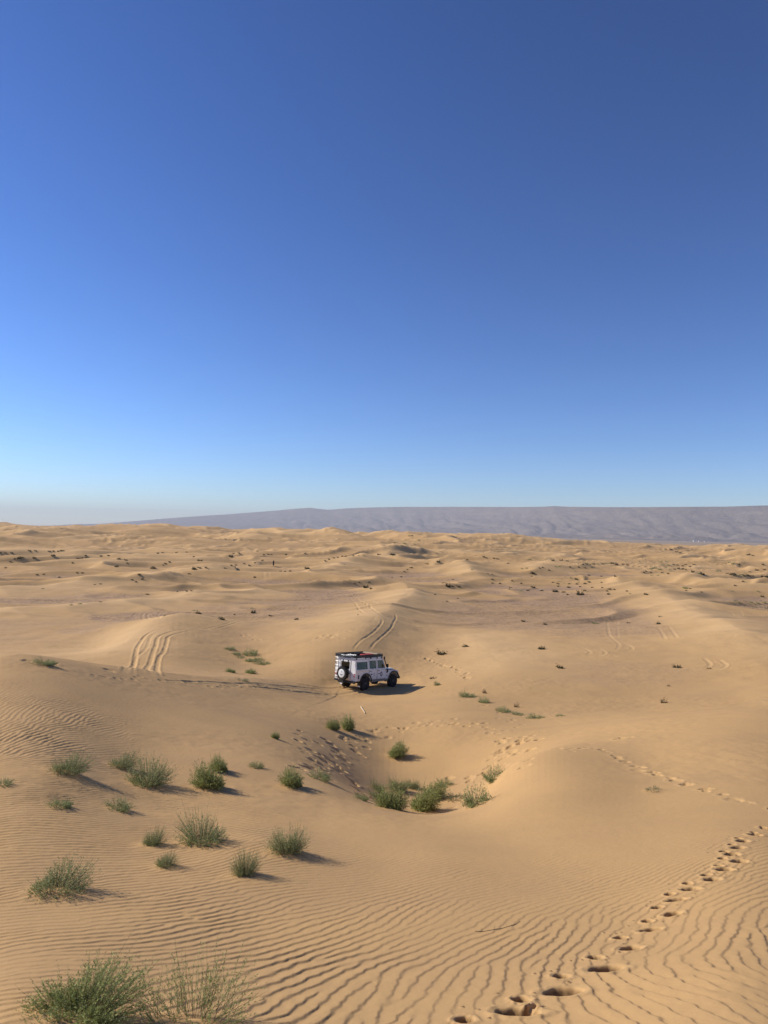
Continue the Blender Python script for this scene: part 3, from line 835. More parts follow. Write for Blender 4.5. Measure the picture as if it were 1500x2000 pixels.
def strips(seed, n, h, spread, flat, leaf, nleaf, leaf_len, stem_w, wisps=0, clump=0.18, stems=True):
    """radiating shoots: returns (stem verts, stem faces, leaf verts, leaf faces)"""
    r1 = random.Random(seed)
    sv, sf, lv, lf = [], [], [], []
    ph1, ph2 = r1.uniform(0, 6.28), r1.uniform(0, 6.28)
    for k in range(n + wisps):
        wisp = k >= n
        az = r1.uniform(0, 2 * math.pi)
        lean = (r1.random() ** 0.62) * flat                 # 0 upright .. flat lying
        L = h * r1.uniform(.62, 1.0) * (0.86 + 0.30 * math.sin(az + ph1) + 0.16 * math.sin(2 * az + ph2) + 0.10 * math.sin(5 * az + ph1 * 3)) * (1.0 if lean < .7 else .92) * (1.35 if wisp else 1)
        if wisp: lean *= .8
        dead = (not wisp) and stems and r1.random() < .09
        if dead: lean = r1.uniform(.93, 1.02)
        br = clump * spread * math.sqrt(r1.random())
        p = Vector((math.cos(az) * br, math.sin(az) * br, -0.02))
        ang = lean * math.pi / 2
        d = Vector((math.cos(az) * math.sin(ang) * spread / h, math.sin(az) * math.sin(ang) * spread / h, math.cos(ang) + .05)).normalized()
        L *= math.hypot(math.sin(ang) * spread / h, math.cos(ang))
        segs = 5
        curve = Vector((0, 0, r1.uniform(-.05, .30)))
        jit = Vector((r1.gauss(0, .12), r1.gauss(0, .12), 0))
        side = d.cross(Vector((0, 0, 1)))
        side = side.normalized() if side.length > 1e-3 else Vector((1, 0, 0))
        side = (side * r1.uniform(-1, 1) + d.cross(side) * r1.uniform(-1, 1)).normalized()
        pts_ = [p.copy()]
        for s_ in range(segs):
            d = (d + (curve + jit) / segs + Vector((r1.gauss(0, .06), r1.gauss(0, .06), 0))).normalized()
            p = p + d * L / segs
            pts_.append(p.copy())
        if stems:
            b0 = len(sv)
            for s_, q_ in enumerate(pts_):
                w = stem_w * (1 - .75 * s_ / segs)
                sv += [q_ - side * w, q_ + side * w]
            for s_ in range(segs):
                a = b0 + 2 * s_
                sf.append((a, a + 1, a + 3, a + 2))
        m = 0 if dead else int(nleaf * (0.5 if wisp else 1))
        for t in range(m):
            u = r1.uniform(.18 if not wisp else .4, 1.0) * segs
            i_ = min(int(u), segs - 1)
            q_ = pts_[i_].lerp(pts_[i_ + 1], u - i_)
            dd = (pts_[i_ + 1] - pts_[i_]).normalized()
            dr = Vector((r1.gauss(0, 1), r1.gauss(0, 1), r1.gauss(0.25, .8))).normalized()
            ld = (dd * .75 + dr * .75).normalized()
            ls = ld.cross(Vector((r1.gauss(0, 1), r1.gauss(0, 1), r1.gauss(0, 1)))).normalized()
            ll = leaf_len * r1.uniform(.6, 1.3) * (.6 if wisp else 1); lw = leaf * r1.uniform(.7, 1.2)
            b1 = len(lv)
            lv += [q_, q_ + ld * ll * .5 + ls * lw, q_ + ld * ll, q_ + ld * ll * .5 - ls * lw]
            lf.append((b1, b1 + 1, b1 + 2, b1 + 3))
    return sv, sf, lv, lf

def mesh_of(name, v, f, m):
    me = bpy.data.meshes.new(name)
    me.from_pydata([tuple(q_) for q_ in v], [], f)
    me.materials.append(m)
    return me

# each kind is modelled 1 m wide, its base at the origin
KINDS = {}
def kind(key, mat, **kw):
    for v in range(kw.pop('variants', 3)):
        sv, sf, lv, lf = strips(hash_name(key) + v, **kw)
        KINDS[(key, v)] = (mesh_of('stems', sv, sf, M_STALK if key != 'speck' else mat), mesh_of('foliage', lv, lf, mat))
def hash_name(s): return sum(ord(c) * (i + 3) for i, c in enumerate(s))
kind('hero', M_GREEN, variants=1, n=800, h=.47, spread=.50, flat=.95, leaf=.0036, nleaf=30, leaf_len=.026, stem_w=.0022, wisps=46, clump=.30)
kind('sparse', M_GREEN, variants=1, n=230, h=.60, spread=.55, flat=.92, leaf=.0034, nleaf=26, leaf_len=.026, stem_w=.0022, wisps=40, clump=.55)
kind('spread', M_GREY, variants=2, n=480, h=.50, spread=.50, flat=.97, leaf=.0042, nleaf=17, leaf_len=.034, stem_w=.003, wisps=30, clump=.45)
kind('round', M_GREY, variants=3, n=500, h=.66, spread=.48, flat=.88, leaf=.0042, nleaf=17, leaf_len=.034, stem_w=.003, wisps=36, clump=.35)
kind('dense', M_GREEN, variants=3, n=560, h=.76, spread=.50, flat=.90, leaf=.007, nleaf=15, leaf_len=.05, stem_w=.004, wisps=10, clump=.30)
kind('low', M_GREY, variants=3, n=230, h=.36, spread=.50, flat=.97, leaf=.008, nleaf=12, leaf_len=.055, stem_w=.004, wisps=10, clump=.5)
kind('dry', M_PALE, variants=2, n=110, h=.34, spread=.50, flat=.97, leaf=.008, nleaf=10, leaf_len=.05, stem_w=.004, wisps=10, clump=.5)
def simple(key, mat, variants, h, n, leaf, leaf_len):
    for v in range(variants):
        sv, sf, lv, lf = strips(hash_name(key) + 7 * v, n, h, .5, .95, leaf, 7, leaf_len, .008, 3, .6)
        o = len(sv)
        me = mesh_of(key, sv + lv, sf + [tuple(i + o for i in f) for f in lf], mat)
        KINDS[(key, v)] = (None, me)
simple('far_dark', M_DARK, 3, .62, 90, .028, .11)
simple('far_green', M_GREY, 3, .5, 80, .026, .10)
simple('far_brown', M_BROWN, 2, .8, 70, .022, .10)

rsh = random.Random(5)
def place_shrub(key, v, x, y, width, hscale, label, group, rot, sink=0.01):
    z = gz(x, y) - sink - (0.02 * width if width > .2 else 0)
    stem_me, leaf_me = KINDS[(key, v)]
    if stem_me is not None:
        root = bpy.data.objects.new('desert_shrub', None); col.objects.link(root)
        for nm, me in (('stems', stem_me), ('foliage', leaf_me)):
            c = bpy.data.objects.new(nm, me); col.objects.link(c); c.parent = root
    else:
        root = bpy.data.objects.new('desert_shrub', leaf_me); col.objects.link(root)
    root.location = (x, y, z); root.rotation_euler = (0, 0, rot)
    root.scale = (width * rsh.uniform(.9, 1.12), width * rsh.uniform(.85, 1.1), width * hscale)
    tag(root, label, 'shrub', group)
    return root

MID = [
 (916,1361,30,'low',0,1.2,'grey green shrub right of the car shadow tip, largest of the diagonal line'),
 (945,1372,22,'low',1,1.6,'pale shrub second along the diagonal line right of the car'),
 (947,1354,9,'far_brown',0,1.6,'small upright brown tuft behind the diagonal line of shrubs'),
 (985,1390,28,'low',2,1.2,'green tuft midway along the diagonal line right of the car'),
 (1014,1396,22,'low',0,1.0,'small pale tuft next to the midway one in the diagonal line'),
 (1050,1403,32,'low',1,.9,'flat grey green shrub in the lower part of the diagonal line'),
 (1093,1399,18,'low',2,.9,'tiny flat tuft ending the diagonal line on the right'),
 (855,1338,13,'low',0,2.0,'small round tuft just above the tip of the car shadow'),
 (846,1325,11,'far_dark',1,.6,'tiny dark tuft behind the one above the car shadow tip'),
 (1008,1381,9,'far_brown',1,1.6,'small brown twiggy tuft on the flat right of the diagonal line'),
 (863,1278,16,'far_dark',0,.9,'dark flat shrub on the slope up right of the car'),
 (910,1263,13,'far_dark',1,.8,'dark flat shrub furthest up the slope right of the car'),
 (1059,1268,12,'far_dark',2,1.0,'round dark shrub with a shadow in the middle of the right flat'),
 (1095,1305,12,'far_dark',0,1.1,'round dark shrub alone on pale sand on the right flat'),
 (1322,1304,13,'far_dark',1,.9,'dark shrub beside the curved wheel tracks at the right'),
 (1384,1306,8,'far_brown',0,.7,'little brown tuft inside the curved wheel tracks at the right'),
 (1296,1373,11,'far_brown',1,1.4,'brown tuft on the sand right of centre, below the curved tracks'),
 (1305,1340,7,'far_brown',0,.8,'tiny brown tuft under the curved wheel tracks'),
 (447,1268,20,'low',0,1.1,'topmost tuft of the small group left of the car'),
 (461,1278,17,'low',1,1.3,'second tuft of the small group left of the car'),
 (487,1279,28,'low',2,1.3,'plump tuft at the right of the small group left of the car'),
 (494,1291,30,'low',0,1.0,'left half of the long flat hedge of tufts left of the car'),
 (515,1297,28,'low',1,.9,'right half of the long flat hedge of tufts left of the car'),
 (470,1284,16,'low',2,.8,'smallest tuft tucked into the group left of the car'),
 (451,1313,22,'dense',1,.6,'dark tuft, left one of the two lower ones left of the car'),
 (487,1315,24,'dense',2,.6,'dark tuft, right one of the two lower ones left of the car'),
 (472,1329,26,'dry',0,1.0,'pale yellowish tuft below the two dark ones left of the car'),
 (388,1199,10,'far_dark',0,1.2,'dark shrub at the end of the looping wheel tracks on the left'),
 (382,1193,13,'far_green',0,.5,'flat green tuft behind the dark one at the looping wheel tracks'),
 (432,1210,14,'far_dark',1,.9,'blackish dome shrub right of the looping wheel tracks'),
 (495,1197,10,'far_dark',2,1.3,'round dark shrub between the looping tracks and the dune behind the car'),
 (492,1188,9,'far_green',1,.6,'tiny green tuft just behind the round dark one left of centre'),
 (322,1203,7,'far_dark',0,.6,'tiny dark tuft inside the looping wheel tracks'),
 (528,1203,8,'far_dark',1,.8,'small dark tuft on gravel, left of a larger one near the centre'),
 (578,1210,10,'far_dark',2,.8,'dark tuft on gravel nearest the dune behind the car'),
 (1022,1214,9,'far_dark',0,.9,'small dark shrub on the gravel, first of a loose row on the right flat'),
 (1064,1220,9,'far_dark',1,.9,'small dark shrub on the gravel, second of a loose row on the right flat'),
 (1163,1218,13,'far_green',2,.7,'flat green brown shrub in the loose row on the right flat'),
 (1228,1217,7,'far_dark',2,.7,'tiny dark shrub in the loose row before the bright dune'),
 (1287,1219,9,'far_dark',0,1.1,'upright dark shrub beside straight tracks at the foot of the bright dune'),
 (1290,1205,6,'far_brown',0,.8,'brown speck just behind the upright dark shrub by the bright dune'),
 (714,1148,11,'far_dark',0,1.3,'blackish shrub on gravel just above the centre of the picture width'),
 (875,1146,11,'far_dark',1,1.4,'tallest dark dome shrub of three in a tight row on the gravel'),
 (884,1146,7,'far_dark',2,1.0,'middle one of three dark shrubs in a tight row on the gravel'),
 (895,1146,10,'far_dark',0,.7,'flat right one of three dark shrubs in a tight row on the gravel'),
 (1133,1162,14,'far_dark',1,1.2,'biggest dark shrub among those scattered on the right gravel'),
 (1084,1156,10,'far_dark',2,1.2,'second biggest dark dome among those scattered on the right gravel'),
 (1042,1148,9,'far_dark',0,1.0,'dark dome shrub at the upper left of the right gravel scatter'),
 (1040,1120,11,'far_dark',1,.8,'dark shrub at the left tip of the crescent shaped dune'),
 (380,1112,8,'far_dark',2,1.4,'dark upright shrub alone on the left flats below a green patch'),
 (390,1096,11,'far_dark',0,.7,'dark flat shrub beside a pale crest on the left flats'),
 (300,1110,9,'far_dark',1,1.0,'dark shrub at the foot of the short parallel wheel tracks'),
 (36,1091,9,'far_dark',2,1.0,'largest dark shrub near the left edge, on the far flats'),
 (1353,1118,7,'far_dark',0,1.2,'dark dome shrub at the end of the far green scatter on the right'),
 (1339,1149,9,'far_green',0,1.1,'olive shrub on gravel behind the bright right dune'),
 (1489,1166,6,'far_dark',1,1.2,'dark shrub close to the right edge above the shaded dune'),
 (1262,1161,7,'far_dark',2,.9,'dark shrub sitting on the bright sand of the right dune top'),
]
# too small to tell apart one by one: (x, y, width px, kind); grouped by the patch they grow in
FAR = {
 'shrub in the dark scatter on the right gravel flat': [(1031,1154,7,0),(1057,1154,8,0),(1100,1157,8,0),(1090,1140,7,0),(1112,1148,8,0),(1150,1137,6,0),(1142,1140,6,0),(1142,1154,6,0),(1176,1148,6,0),
   (1190,1151,8,0),(1189,1161,8,0),(1232,1160,6,1),(1039,1126,5,0),(1126,1132,8,0),(1115,1129,5,1),(1127,1141,5,0),(1133,1146,5,0),(1080,1138,4,1),(1111,1141,4,0),(1108,1162,4,0),
   (1123,1116,5,1),(1202,1126,6,0),(1018,1140,4,0),(1090,1146,4,0),(1200,1152,4,1),(1175,1138,3,0),(1150,1124,5,0),(1018,1155,8,1),(1224,1155,4,1),(1156,1148,4,0),(1174,1126,4,1),(1186,1155,4,0)],
 'shrub in the thicket strip below the far right dunes': [(1060,1109,6,0),(1072,1114,5,0),(1113,1108,4,0),(1130,1108,5,0),(1142,1109,5,0),(1156,1109,5,0),(1138,1103,5,0),(1145,1102,6,0),(1152,1103,5,0),(1159,1102,7,0),
   (1168,1102,5,1),(1176,1102,6,0),(1183,1101,7,1),(1190,1101,6,1),(1196,1101,8,0),(1203,1103,9,0),(1217,1103,6,2),(1226,1104,6,2),(1054,1110,5,0),(1085,1107,6,1),(1092,1107,6,1),(1020,1111,6,1),(1028,1110,6,1),
   (1035,1093,7,1),(1068,1092,5,1),(1080,1095,8,0),(1096,1095,8,0),(1108,1096,7,0)],
 'shrub in the far green scatter on the right': [(1272,1111,7,1),(1279,1110,8,1),(1287,1112,7,1),(1258,1119,4,0),(1262,1116,4,1),(1271,1118,4,1),(1293,1119,5,0),(1305,1121,4,0),(1274,1124,7,1),(1285,1124,6,1),(1308,1113,6,1),
   (1318,1112,5,0),(1325,1111,6,0),(1333,1112,6,0),(1340,1113,5,0),(1305,1104,6,1),(1315,1103,5,0),(1322,1104,6,0),(1333,1106,4,0),(1338,1103,5,0),(1347,1107,5,0),(1355,1103,6,0),(1371,1122,12,0),(1365,1121,7,1),
   (1300,1109,5,1),(1296,1103,5,1),(1310,1074,5,0),(1322,1079,7,0),(1328,1080,6,0),(1400,1116,6,1),(1408,1116,6,1),(1290,1098,6,1),(1301,1097,6,1)],
 'shrub in the dark strip near the far right edge': [(1427,1122,8,0),(1434,1123,8,0),(1433,1121,4,0),(1443,1124,6,1),(1449,1122,6,1),(1453,1125,6,0),(1459,1124,7,0),(1464,1125,6,0),(1470,1125,5,0),(1456,1120,5,1),(1465,1117,5,0),
   (1478,1114,7,0),(1487,1126,5,0),(1497,1127,8,0),(1451,1136,5,0),(1436,1144,5,0),(1480,1155,6,1),(1370,1157,6,0),(1348,1150,4,1),(1340,1154,4,1),(1444,1177,6,1),(1466,1177,8,1),(1480,1178,8,1),(1492,1177,8,1),
   (1420,1121,5,0),(1462,1084,8,0),(1470,1086,5,0),(1493,1113,5,0),(1490,1103,5,0),(1425,1099,7,1),(1430,1101,6,1),(1443,1103,6,0)],
 'speck of a shrub on the middle gravel flats': [(865,1139,6,0),(885,1132,5,0),(784,1127,5,0),(766,1129,3,0),(962,1132,6,0),(962,1139,6,0),(977,1140,6,0),(997,1148,6,0),(994,1151,5,0),(912,1094,4,0),(992,1101,4,0),(922,1113,6,1),
   (873,1175,7,0),(894,1169,6,0),(850,1162,4,2),(692,1140,5,0),(702,1138,4,0),(721,1138,4,0),(725,1150,6,0),(740,1084,8,0),(768,1084,9,0),(763,1084,7,0),(790,1117,5,0),(803,1109,7,0),(795,1113,5,0),(832,1101,5,1),(856,1098,9,0),
   (835,1102,4,0),(945,1088,6,0),(950,1090,5,0),(972,1092,6,0),(965,1091,4,0),(953,1121,5,2),(960,1122,5,2),(783,1067,6,1),(795,1066,6,1),(800,1047,6,1),(805,1047,4,1),(770,1060,6,1),(790,1062,8,1),(810,1063,6,1),(818,1055,5,1),(1000,1135,4,0)],
 'speck of a shrub on the left and centre flats': [(635,1096,4,0),(643,1093,4,0),(652,1090,5,0),(660,1089,5,0),(668,1087,6,0),(675,1087,6,0),(690,1086,5,0),(700,1085,5,1),(710,1085,5,1),(595,1081,5,0),(503,1077,5,0),(700,1201,5,0),
   (440,1110,5,0),(408,1112,5,0),(402,1109,4,0),(387,1108,5,0),(391,1110,4,0),(477,1101,5,0),(497,1128,6,0),(451,1087,9,0),(457,1082,6,0),(466,1080,5,0),(458,1201,6,0),(460,1104,4,0),(452,1105,4,0),(487,1105,4,0),(498,1100,4,0),
   (515,1084,4,0),(524,1083,5,0),(530,1084,5,0),(512,1095,4,0),(558,1084,6,0),(548,1116,5,0),(556,1117,4,0),(566,1116,4,0),(600,1111,10,0),(273,1123,7,0),(277,1131,7,0),(370,1121,6,0),(323,1101,5,0),(331,1098,4,0),(318,1104,3,0),
   (288,1161,7,0),(347,1156,5,0),(365,1155,4,0),(374,1154,5,0),(295,1110,5,0),(258,1133,4,0),(265,1137,4,0),(308,1081,4,0),(318,1080,5,0),(344,1080,4,0),(365,1079,5,0),(378,1088,4,0)],
 'speck of a shrub on the far flats near the left edge': [(28,1092,5,0),(43,1089,6,0),(68,1090,7,0),(2,1080,5,0),(10,1080,5,0),(23,1080,5,0),(96,1077,6,0),(105,1077,4,0),(114,1077,5,0),(120,1076,6,0),(125,1076,5,0),(103,1086,9,0),
   (160,1091,6,0),(153,1091,6,0),(168,1090,5,0),(197,1086,5,0),(212,1085,5,0),(232,1092,8,0),(246,1094,7,0),(227,1107,9,0),(249,1100,5,0),(72,1123,5,0),(85,1122,5,0),(151,1119,5,0),(160,1119,6,0),(11,1109,5,0),(185,1142,5,0),
   (197,1176,5,0),(155,1180,9,1),(138,1182,7,1),(115,1128,4,0),(58,1076,5,0),(70,1076,5,0),(20,1097,5,0),(83,1150,6,1),(196,1141,4,1),(142,1100,4,0),(167,1086,4,0)],
}
def put(px, py, w, key, v, hs, label, group=None):
    if 700 < px < 950 and 1525 < py < 1600: w *= 1.08; hs *= .95
    x, y, r = ground_hit(px, py)
    return place_shrub(key, v, x, y, w * r / FPX * (1.10 if py < 1600 and r < 60 else .98), hs * 0.97, label, group, rsh.uniform(0, 6.28), 0.012 if r < 30 else 0.03)
for px, py, w, key, v, hs, label in NEAR:
    put(px, py, w, key, v, hs, label, 'green shrubs on the near dune and in the hollow')
for px, py, w, key, v, hs, label in MID:
    put(px, py, w, key, v, hs, label, 'scattered shrubs on the flats round the car')
FK = {0: ('far_dark', 3), 1: ('far_green', 3), 2: ('far_brown', 2)}
crumbs = []
ORD = ['first', 'second', 'third'] + ['%dth' % k for k in range(4, 21)]
ORD += ['%d%s' % (k, {1: 'st', 2: 'nd', 3: 'rd'}.get(k % 10, 'th')) for k in range(21, 70)]
for lab, lst in FAR.items():
    lst = sorted(lst)
    for k_, (px, py, w, k) in enumerate(lst):
        key, nv = FK[k]
        if w <= 4:
            crumbs.append((px, py, w, key, rsh.randrange(nv)))
            continue
        put(px, py, w * 0.92, key, rsh.randrange(nv), rsh.uniform(.7, 1.1), lab + ', ' + ORD[k_] + ' from the left', lab.replace('shrub', 'shrubs', 1).replace('speck of a shrubs', 'specks of shrubs'))

# the very smallest, far out on the flats: one scatter
cvs, cfs, off = [], [], 0
for px, py, w, key, v in crumbs:
    x, y, r = ground_hit(px, py)
    me = KINDS[(key, v)][1]
    s_ = w * r / FPX * 1.1; a = rsh.uniform(0, 6.28); z = gz(x, y)
    for q_ in me.vertices:
        cvs.append((x + s_ * (q_.co.x * math.cos(a) - q_.co.y * math.sin(a)), y + s_ * (q_.co.x * math.sin(a) + q_.co.y * math.cos(a)), z + s_ * q_.co.z))
    for f in me.polygons: cfs.append([i + off for i in f.vertices])
    off += len(me.vertices)
o = bpy.data.objects.new('distant_scrub', mesh_of('distant scrub', [Vector(v_) for v_ in cvs], cfs, M_DARK)); col.objects.link(o)
tag(o, kind='stuff')
# ------------------------------------------------------------------ the expedition car
def plain(name, c, rough=.5, metal=0.0, spec=.5, dirt=0.0, dirtc=(.40, .27, .15)):
    q = NT(name); b = q.bsdf(c, rough, metal); b.inputs['Specular IOR Level'].default_value = spec
    if dirt:
        co = q.n('TexCoord').outputs['Object']
        nz = q.noise(3.5, 6, co, .65)
        se = q.n('SeparateXYZ'); q.l(co, se.inputs[0])
        low = q.ramp(se.outputs['Z'], [(.45, (1, 1, 1)), (1.0, (.22, .22, .22))])
        f = q.math('MULTIPLY', q.ramp(nz.outputs['Fac'], [(.38, (0, 0, 0)), (.68, (1, 1, 1))]).outputs[0], low.outputs[0])
        f = q.math('MULTIPLY', f, dirt)
        q.l(q.mix(f, c, dirtc).outputs[0], b.inputs['Base Color'])
        q.l(q.math('ADD', q.math('MULTIPLY', f, .5), rough), b.inputs['Roughness'])
    return q.m
M_WHITE = plain('chalk white paint', (.82, .82, .80), .32, 0, .5, .8)
M_BLACK = plain('satin black metal', (.018, .018, .019), .5)
M_RUB = plain('tyre rubber', (.016, .016, .017), .85, 0, .3, .35, (.16, .11, .07))
M_RIM = plain('dark wheel steel', (.06, .06, .062), .5, .3)
M_GREYP = plain('grey lower trim', (.20, .21, .19), .7, 0, .4, .6)
M_UNDER = plain('underbody', (.02, .019, .018), .9)
M_ALU = plain('bare aluminium', (.62, .62, .60), .35, .85)
M_RED = plain('red canvas', (.42, .030, .020), .7)
M_SEAT = plain('dark seat cloth', (.03, .028, .03), .9)
M_TAN = plain('tan canvas', (.42, .32, .19), .85)
M_LAMP = plain('red lamp lens', (.45, .02, .015), .25)
M_CLEAR = plain('clear lamp lens', (.75, .78, .8), .15)
M_COVER = plain('white wheel cover', (.80, .80, .78), .5)
M_INK = plain('black lettering', (.02, .02, .025), .6)
M_NAVY = plain('dark blue lettering', (.025, .03, .09), .6)
def glass_mat(name='tinted window glass', tint_=(.22, .24, .21, 1)):
    q = NT(name)
    tr = q.n('BsdfTransparent'); tr.inputs[0].default_value = tint_
    gl = q.n('BsdfGlossy'); gl.inputs['Roughness'].default_value = .03; gl.inputs[0].default_value = (.9, .9, .9, 1)
    fr = q.n('LayerWeight'); fr.inputs['Blend'].default_value = .5
    fa_ = q.math('ADD', q.math('MULTIPLY', q.math('POWER', fr.outputs['Facing'], 3.5), .35), .05)
    m_ = q.n('MixShader'); q.l(fa_, m_.inputs[0]); q.l(tr.outputs[0], m_.inputs[1]); q.l(gl.outputs[0], m_.inputs[2]); q.l(m_.outputs[0], q.out.inputs['Surface'])
    return q.m
M_GLASS = glass_mat()
M_MATTE = plain('matte black plastic', (.02, .019, .018), .95, 0, .1)
M_OLIVE = plain('dark olive canvas', (.05, .048, .035), .9, 0, .1)
M_GLASS_REAR = glass_mat('smoked rear glass', (.26, .27, .21, 1))

def bx(bm, x0, x1, y0, y1, z0, z1):
    m = Matrix.Translation(((x0 + x1) / 2, (y0 + y1) / 2, (z0 + z1) / 2)) @ Matrix.Diagonal((abs(x1 - x0), abs(y1 - y0), abs(z1 - z0), 1))
    return bmesh.ops.create_cube(bm, size=1.0, matrix=m)['verts']
def prism(bm, poly, y0, y1):
    """polygon in the x-z plane carried from y0 to y1"""
    a = [bm.verts.new((x, y0, z)) for x, z in poly]; b = [bm.verts.new((x, y1, z)) for x, z in poly]
    fs = [bm.faces.new(a), bm.faces.new(b[::-1])]
    for i in range(len(poly)):
        j = (i + 1) % len(poly)
        fs.append(bm.faces.new((a[j], a[i], b[i], b[j])))
    bmesh.ops.recalc_face_normals(bm, faces=fs)
    return a + b
def cyl(bm, p, q, r, seg=12, r2=None):
    p = Vector(p); q = Vector(q); d = q - p
    m = Matrix.Translation((p + q) / 2) @ d.to_track_quat('Z', 'Y').to_matrix().to_4x4()
    return bmesh.ops.create_cone(bm, cap_ends=True, segments=seg, radius1=r, radius2=r if r2 is None else r2, depth=d.length, matrix=m)['verts']
def mk(name, bm, mat, parent=None, bevel=0.0, smooth=False):
    me = bpy.data.meshes.new(name); bm.to_mesh(me); bm.free()
    me.materials.append(mat)
    if smooth:
        me.polygons.foreach_set('use_smooth', [True] * len(me.polygons))
        me.set_sharp_from_angle(angle=R_(35))
    o = bpy.data.objects.new(name, me); col.objects.link(o)
    if parent: o.parent = parent
    if bevel:
        b = o.modifiers.new('edge', 'BEVEL'); b.width = bevel; b.segments = 2; b.limit_method = 'ANGLE'; b.angle_limit = R_(40)
    return o
B = bmesh.new

car = bpy.data.objects.new('off_road_car', None); col.objects.link(car)
tag(car, 'white boxy four wheel drive car with loaded roof rack parked on the dune', 'car')
XR, XF = -0.98, 3.16
def arc(cx, cz, r, a0, a1, n):
    return [(cx + r * math.cos(R_(a)), cz + r * math.sin(R_(a))) for a in np.linspace(a0, a1, n)]
def yt(z): return .865 - max(0, z - 1.24) * .155       # the cabin leans in above the waist

# body: tub and wings in one profile, wheel arches cut right through
bm = B()
prof_ = [(XR, .60), (-.54, .60)] + arc(0, .50, .50, 168, 12, 9) + [(.52, .56), (2.24, .56)] + arc(2.794, .52, .50, 168, 12, 9) + [(3.30, .62), (3.28, 1.04), (3.05, 1.10), (1.96, 1.15), (1.93, 1.24), (XR, 1.24)]
prism(bm, prof_, -.865, .865)
# rear face pillars, upper side framework
def side_bar(bm, x0, x1, z0, z1, s, t=.045, x0t=None, x1t=None):
    x0t = x0 if x0t is None else x0t; x1t = x1 if x1t is None else x1t
    vs = []
    for z, a, b in ((z0, x0, x1), (z1, x0t, x1t)):
        yo = yt(z)
        vs.append([bm.verts.new((a, s * yo, z)), bm.verts.new((b, s * yo, z)), bm.verts.new((b, s * (yo - t), z)), bm.verts.new((a, s * (yo - t), z))])
    lo, hi = vs
    fs = [bm.faces.new(lo), bm.faces.new(hi[::-1])] + [bm.faces.new((lo[i], lo[(i + 1) % 4], hi[(i + 1) % 4], hi[i])) for i in range(4)]
    bmesh.ops.recalc_face_normals(bm, faces=fs)
for s in (-1, 1):
    side_bar(bm, XR, -.84, 1.242, 1.90, s)
    side_bar(bm, -.838, .17, 1.242, 1.30, s); side_bar(bm, -.838, .17, 1.76, 1.90, s)
    side_bar(bm, .172, .29, 1.242, 1.90, s)
    side_bar(bm, 1.88, 1.95, 1.242, 1.90, s, .05, 1.68, 1.74)      # windscreen pillar
# rear face: pillars and header
for s in (-1, 1):
    bx(bm, XR, XR + .05, s * .44, s * .81, 1.244, 1.895)
bx(bm, XR, XR + .05, -.438, .438, 1.83, 1.895)
bx(bm, 1.69, 1.73, -.74, .74, 1.84, 1.90)                          # windscreen header
# bonnet sides / scuttle
bx(bm, 1.90, 2.00, -.70, .70, 1.16, 1.26)
body = mk('body', bm, M_WHITE, car, .012)

bm = B()   # roof with pressed ribs and gutter
prism(bm, [(XR - .01, 1.902), (1.75, 1.902), (1.76, 1.93), (1.68, 1.985), (XR + .04, 1.985), (XR - .01, 1.95)], -.775, .775)
for k in range(6): bx(bm, XR + .12, 1.55, -.60 + k * .24 - .025, -.60 + k * .24 + .025, 1.986, 2.000)
for s in (-1, 1): bx(bm, XR, 1.74, s * .776, s * .80, 1.905, 1.925)
mk('roof', bm, M_WHITE, car, .012)

bm = B()   # bonnet
prism(bm, [(1.98, 1.152), (3.14, 1.11), (3.15, 1.14), (3.08, 1.175), (1.98, 1.225)], -.56, .56)
bon = mk('bonnet', bm, M_WHITE, car, .012)
bm = B()
for s in (-1, 1): prism(bm, [(2.05, 1.150), (3.02, 1.106), (3.02, 1.112), (2.05, 1.156)], s * .60, s * .85)
mk('wing_top_plate', bm, M_BLACK, car)
bm = B()
bx(bm, 3.285, 3.31, -.52, .52, .66, 1.02)
for k in range(6): bx(bm, 3.311, 3.32, -.5, .5, .70 + k * .05, .72 + k * .05)
mk('grille', bm, M_BLACK, car)
for s in (-1, 1):
    bm = B(); cyl(bm, (3.285, s * .66, .86), (3.335, s * .66, .86), .09, 18); mk('headlight', bm, M_CLEAR, car, 0, True)

def door(x0, x1, s, front):
    bm = B()
    y0, y1 = s * .868, s * .884
    poly = [(x0 + .01, .62), (x1 - .01, .62), (x1 - .01, 1.235), (x0 + .01, 1.235)]
    if not front: poly = [(x0 + .01, .80), (x0 + .16, .62), (x1 - .01, .62), (x1 - .01, 1.235), (x0 + .01, 1.235)]
    prism(bm, poly, y0, y1)
    xt = x1 if not front else x1 - .19
    side_bar(bm, x0 + .01, x1 - .01, 1.237, 1.30, s, .03)
    side_bar(bm, x0 + .01, x0 + .07, 1.302, 1.80, s, .03)
    side_bar(bm, x1 - .07, x1 - .01, 1.302, 1.80, s, .03, xt - .06 if front else None, xt if front else None)
    side_bar(bm, x0 + .01, xt, 1.802, 1.895, s, .03)
    d = mk('side_door', bm, M_WHITE, car, .008)
    bm = B(); bx(bm, x0 + .06, x0 + .20, s * .886, s * .91, 1.14, 1.17); mk('handle', bm, M_BLACK, d)
    bm = B()
    z0, z1 = 1.30, 1.80
    v = [bm.verts.new((x0 + .07, s * (yt(z0) - .015), z0)), bm.verts.new((x1 - .07, s * (yt(z0) - .015), z0)), bm.verts.new((xt - .065 if front else x1 - .07, s * (yt(z1) - .015), z1)), bm.verts.new((x0 + .07, s * (yt(z1) - .015), z1))]
    bm.faces.new(v); mk('window', bm, M_GLASS, d)
    bm = B(); bx(bm, x0 - .012, x1 + .012, s * .8665, s * .868, .60, 1.238); mk('door_gap', bm, M_UNDER, d)
    return d
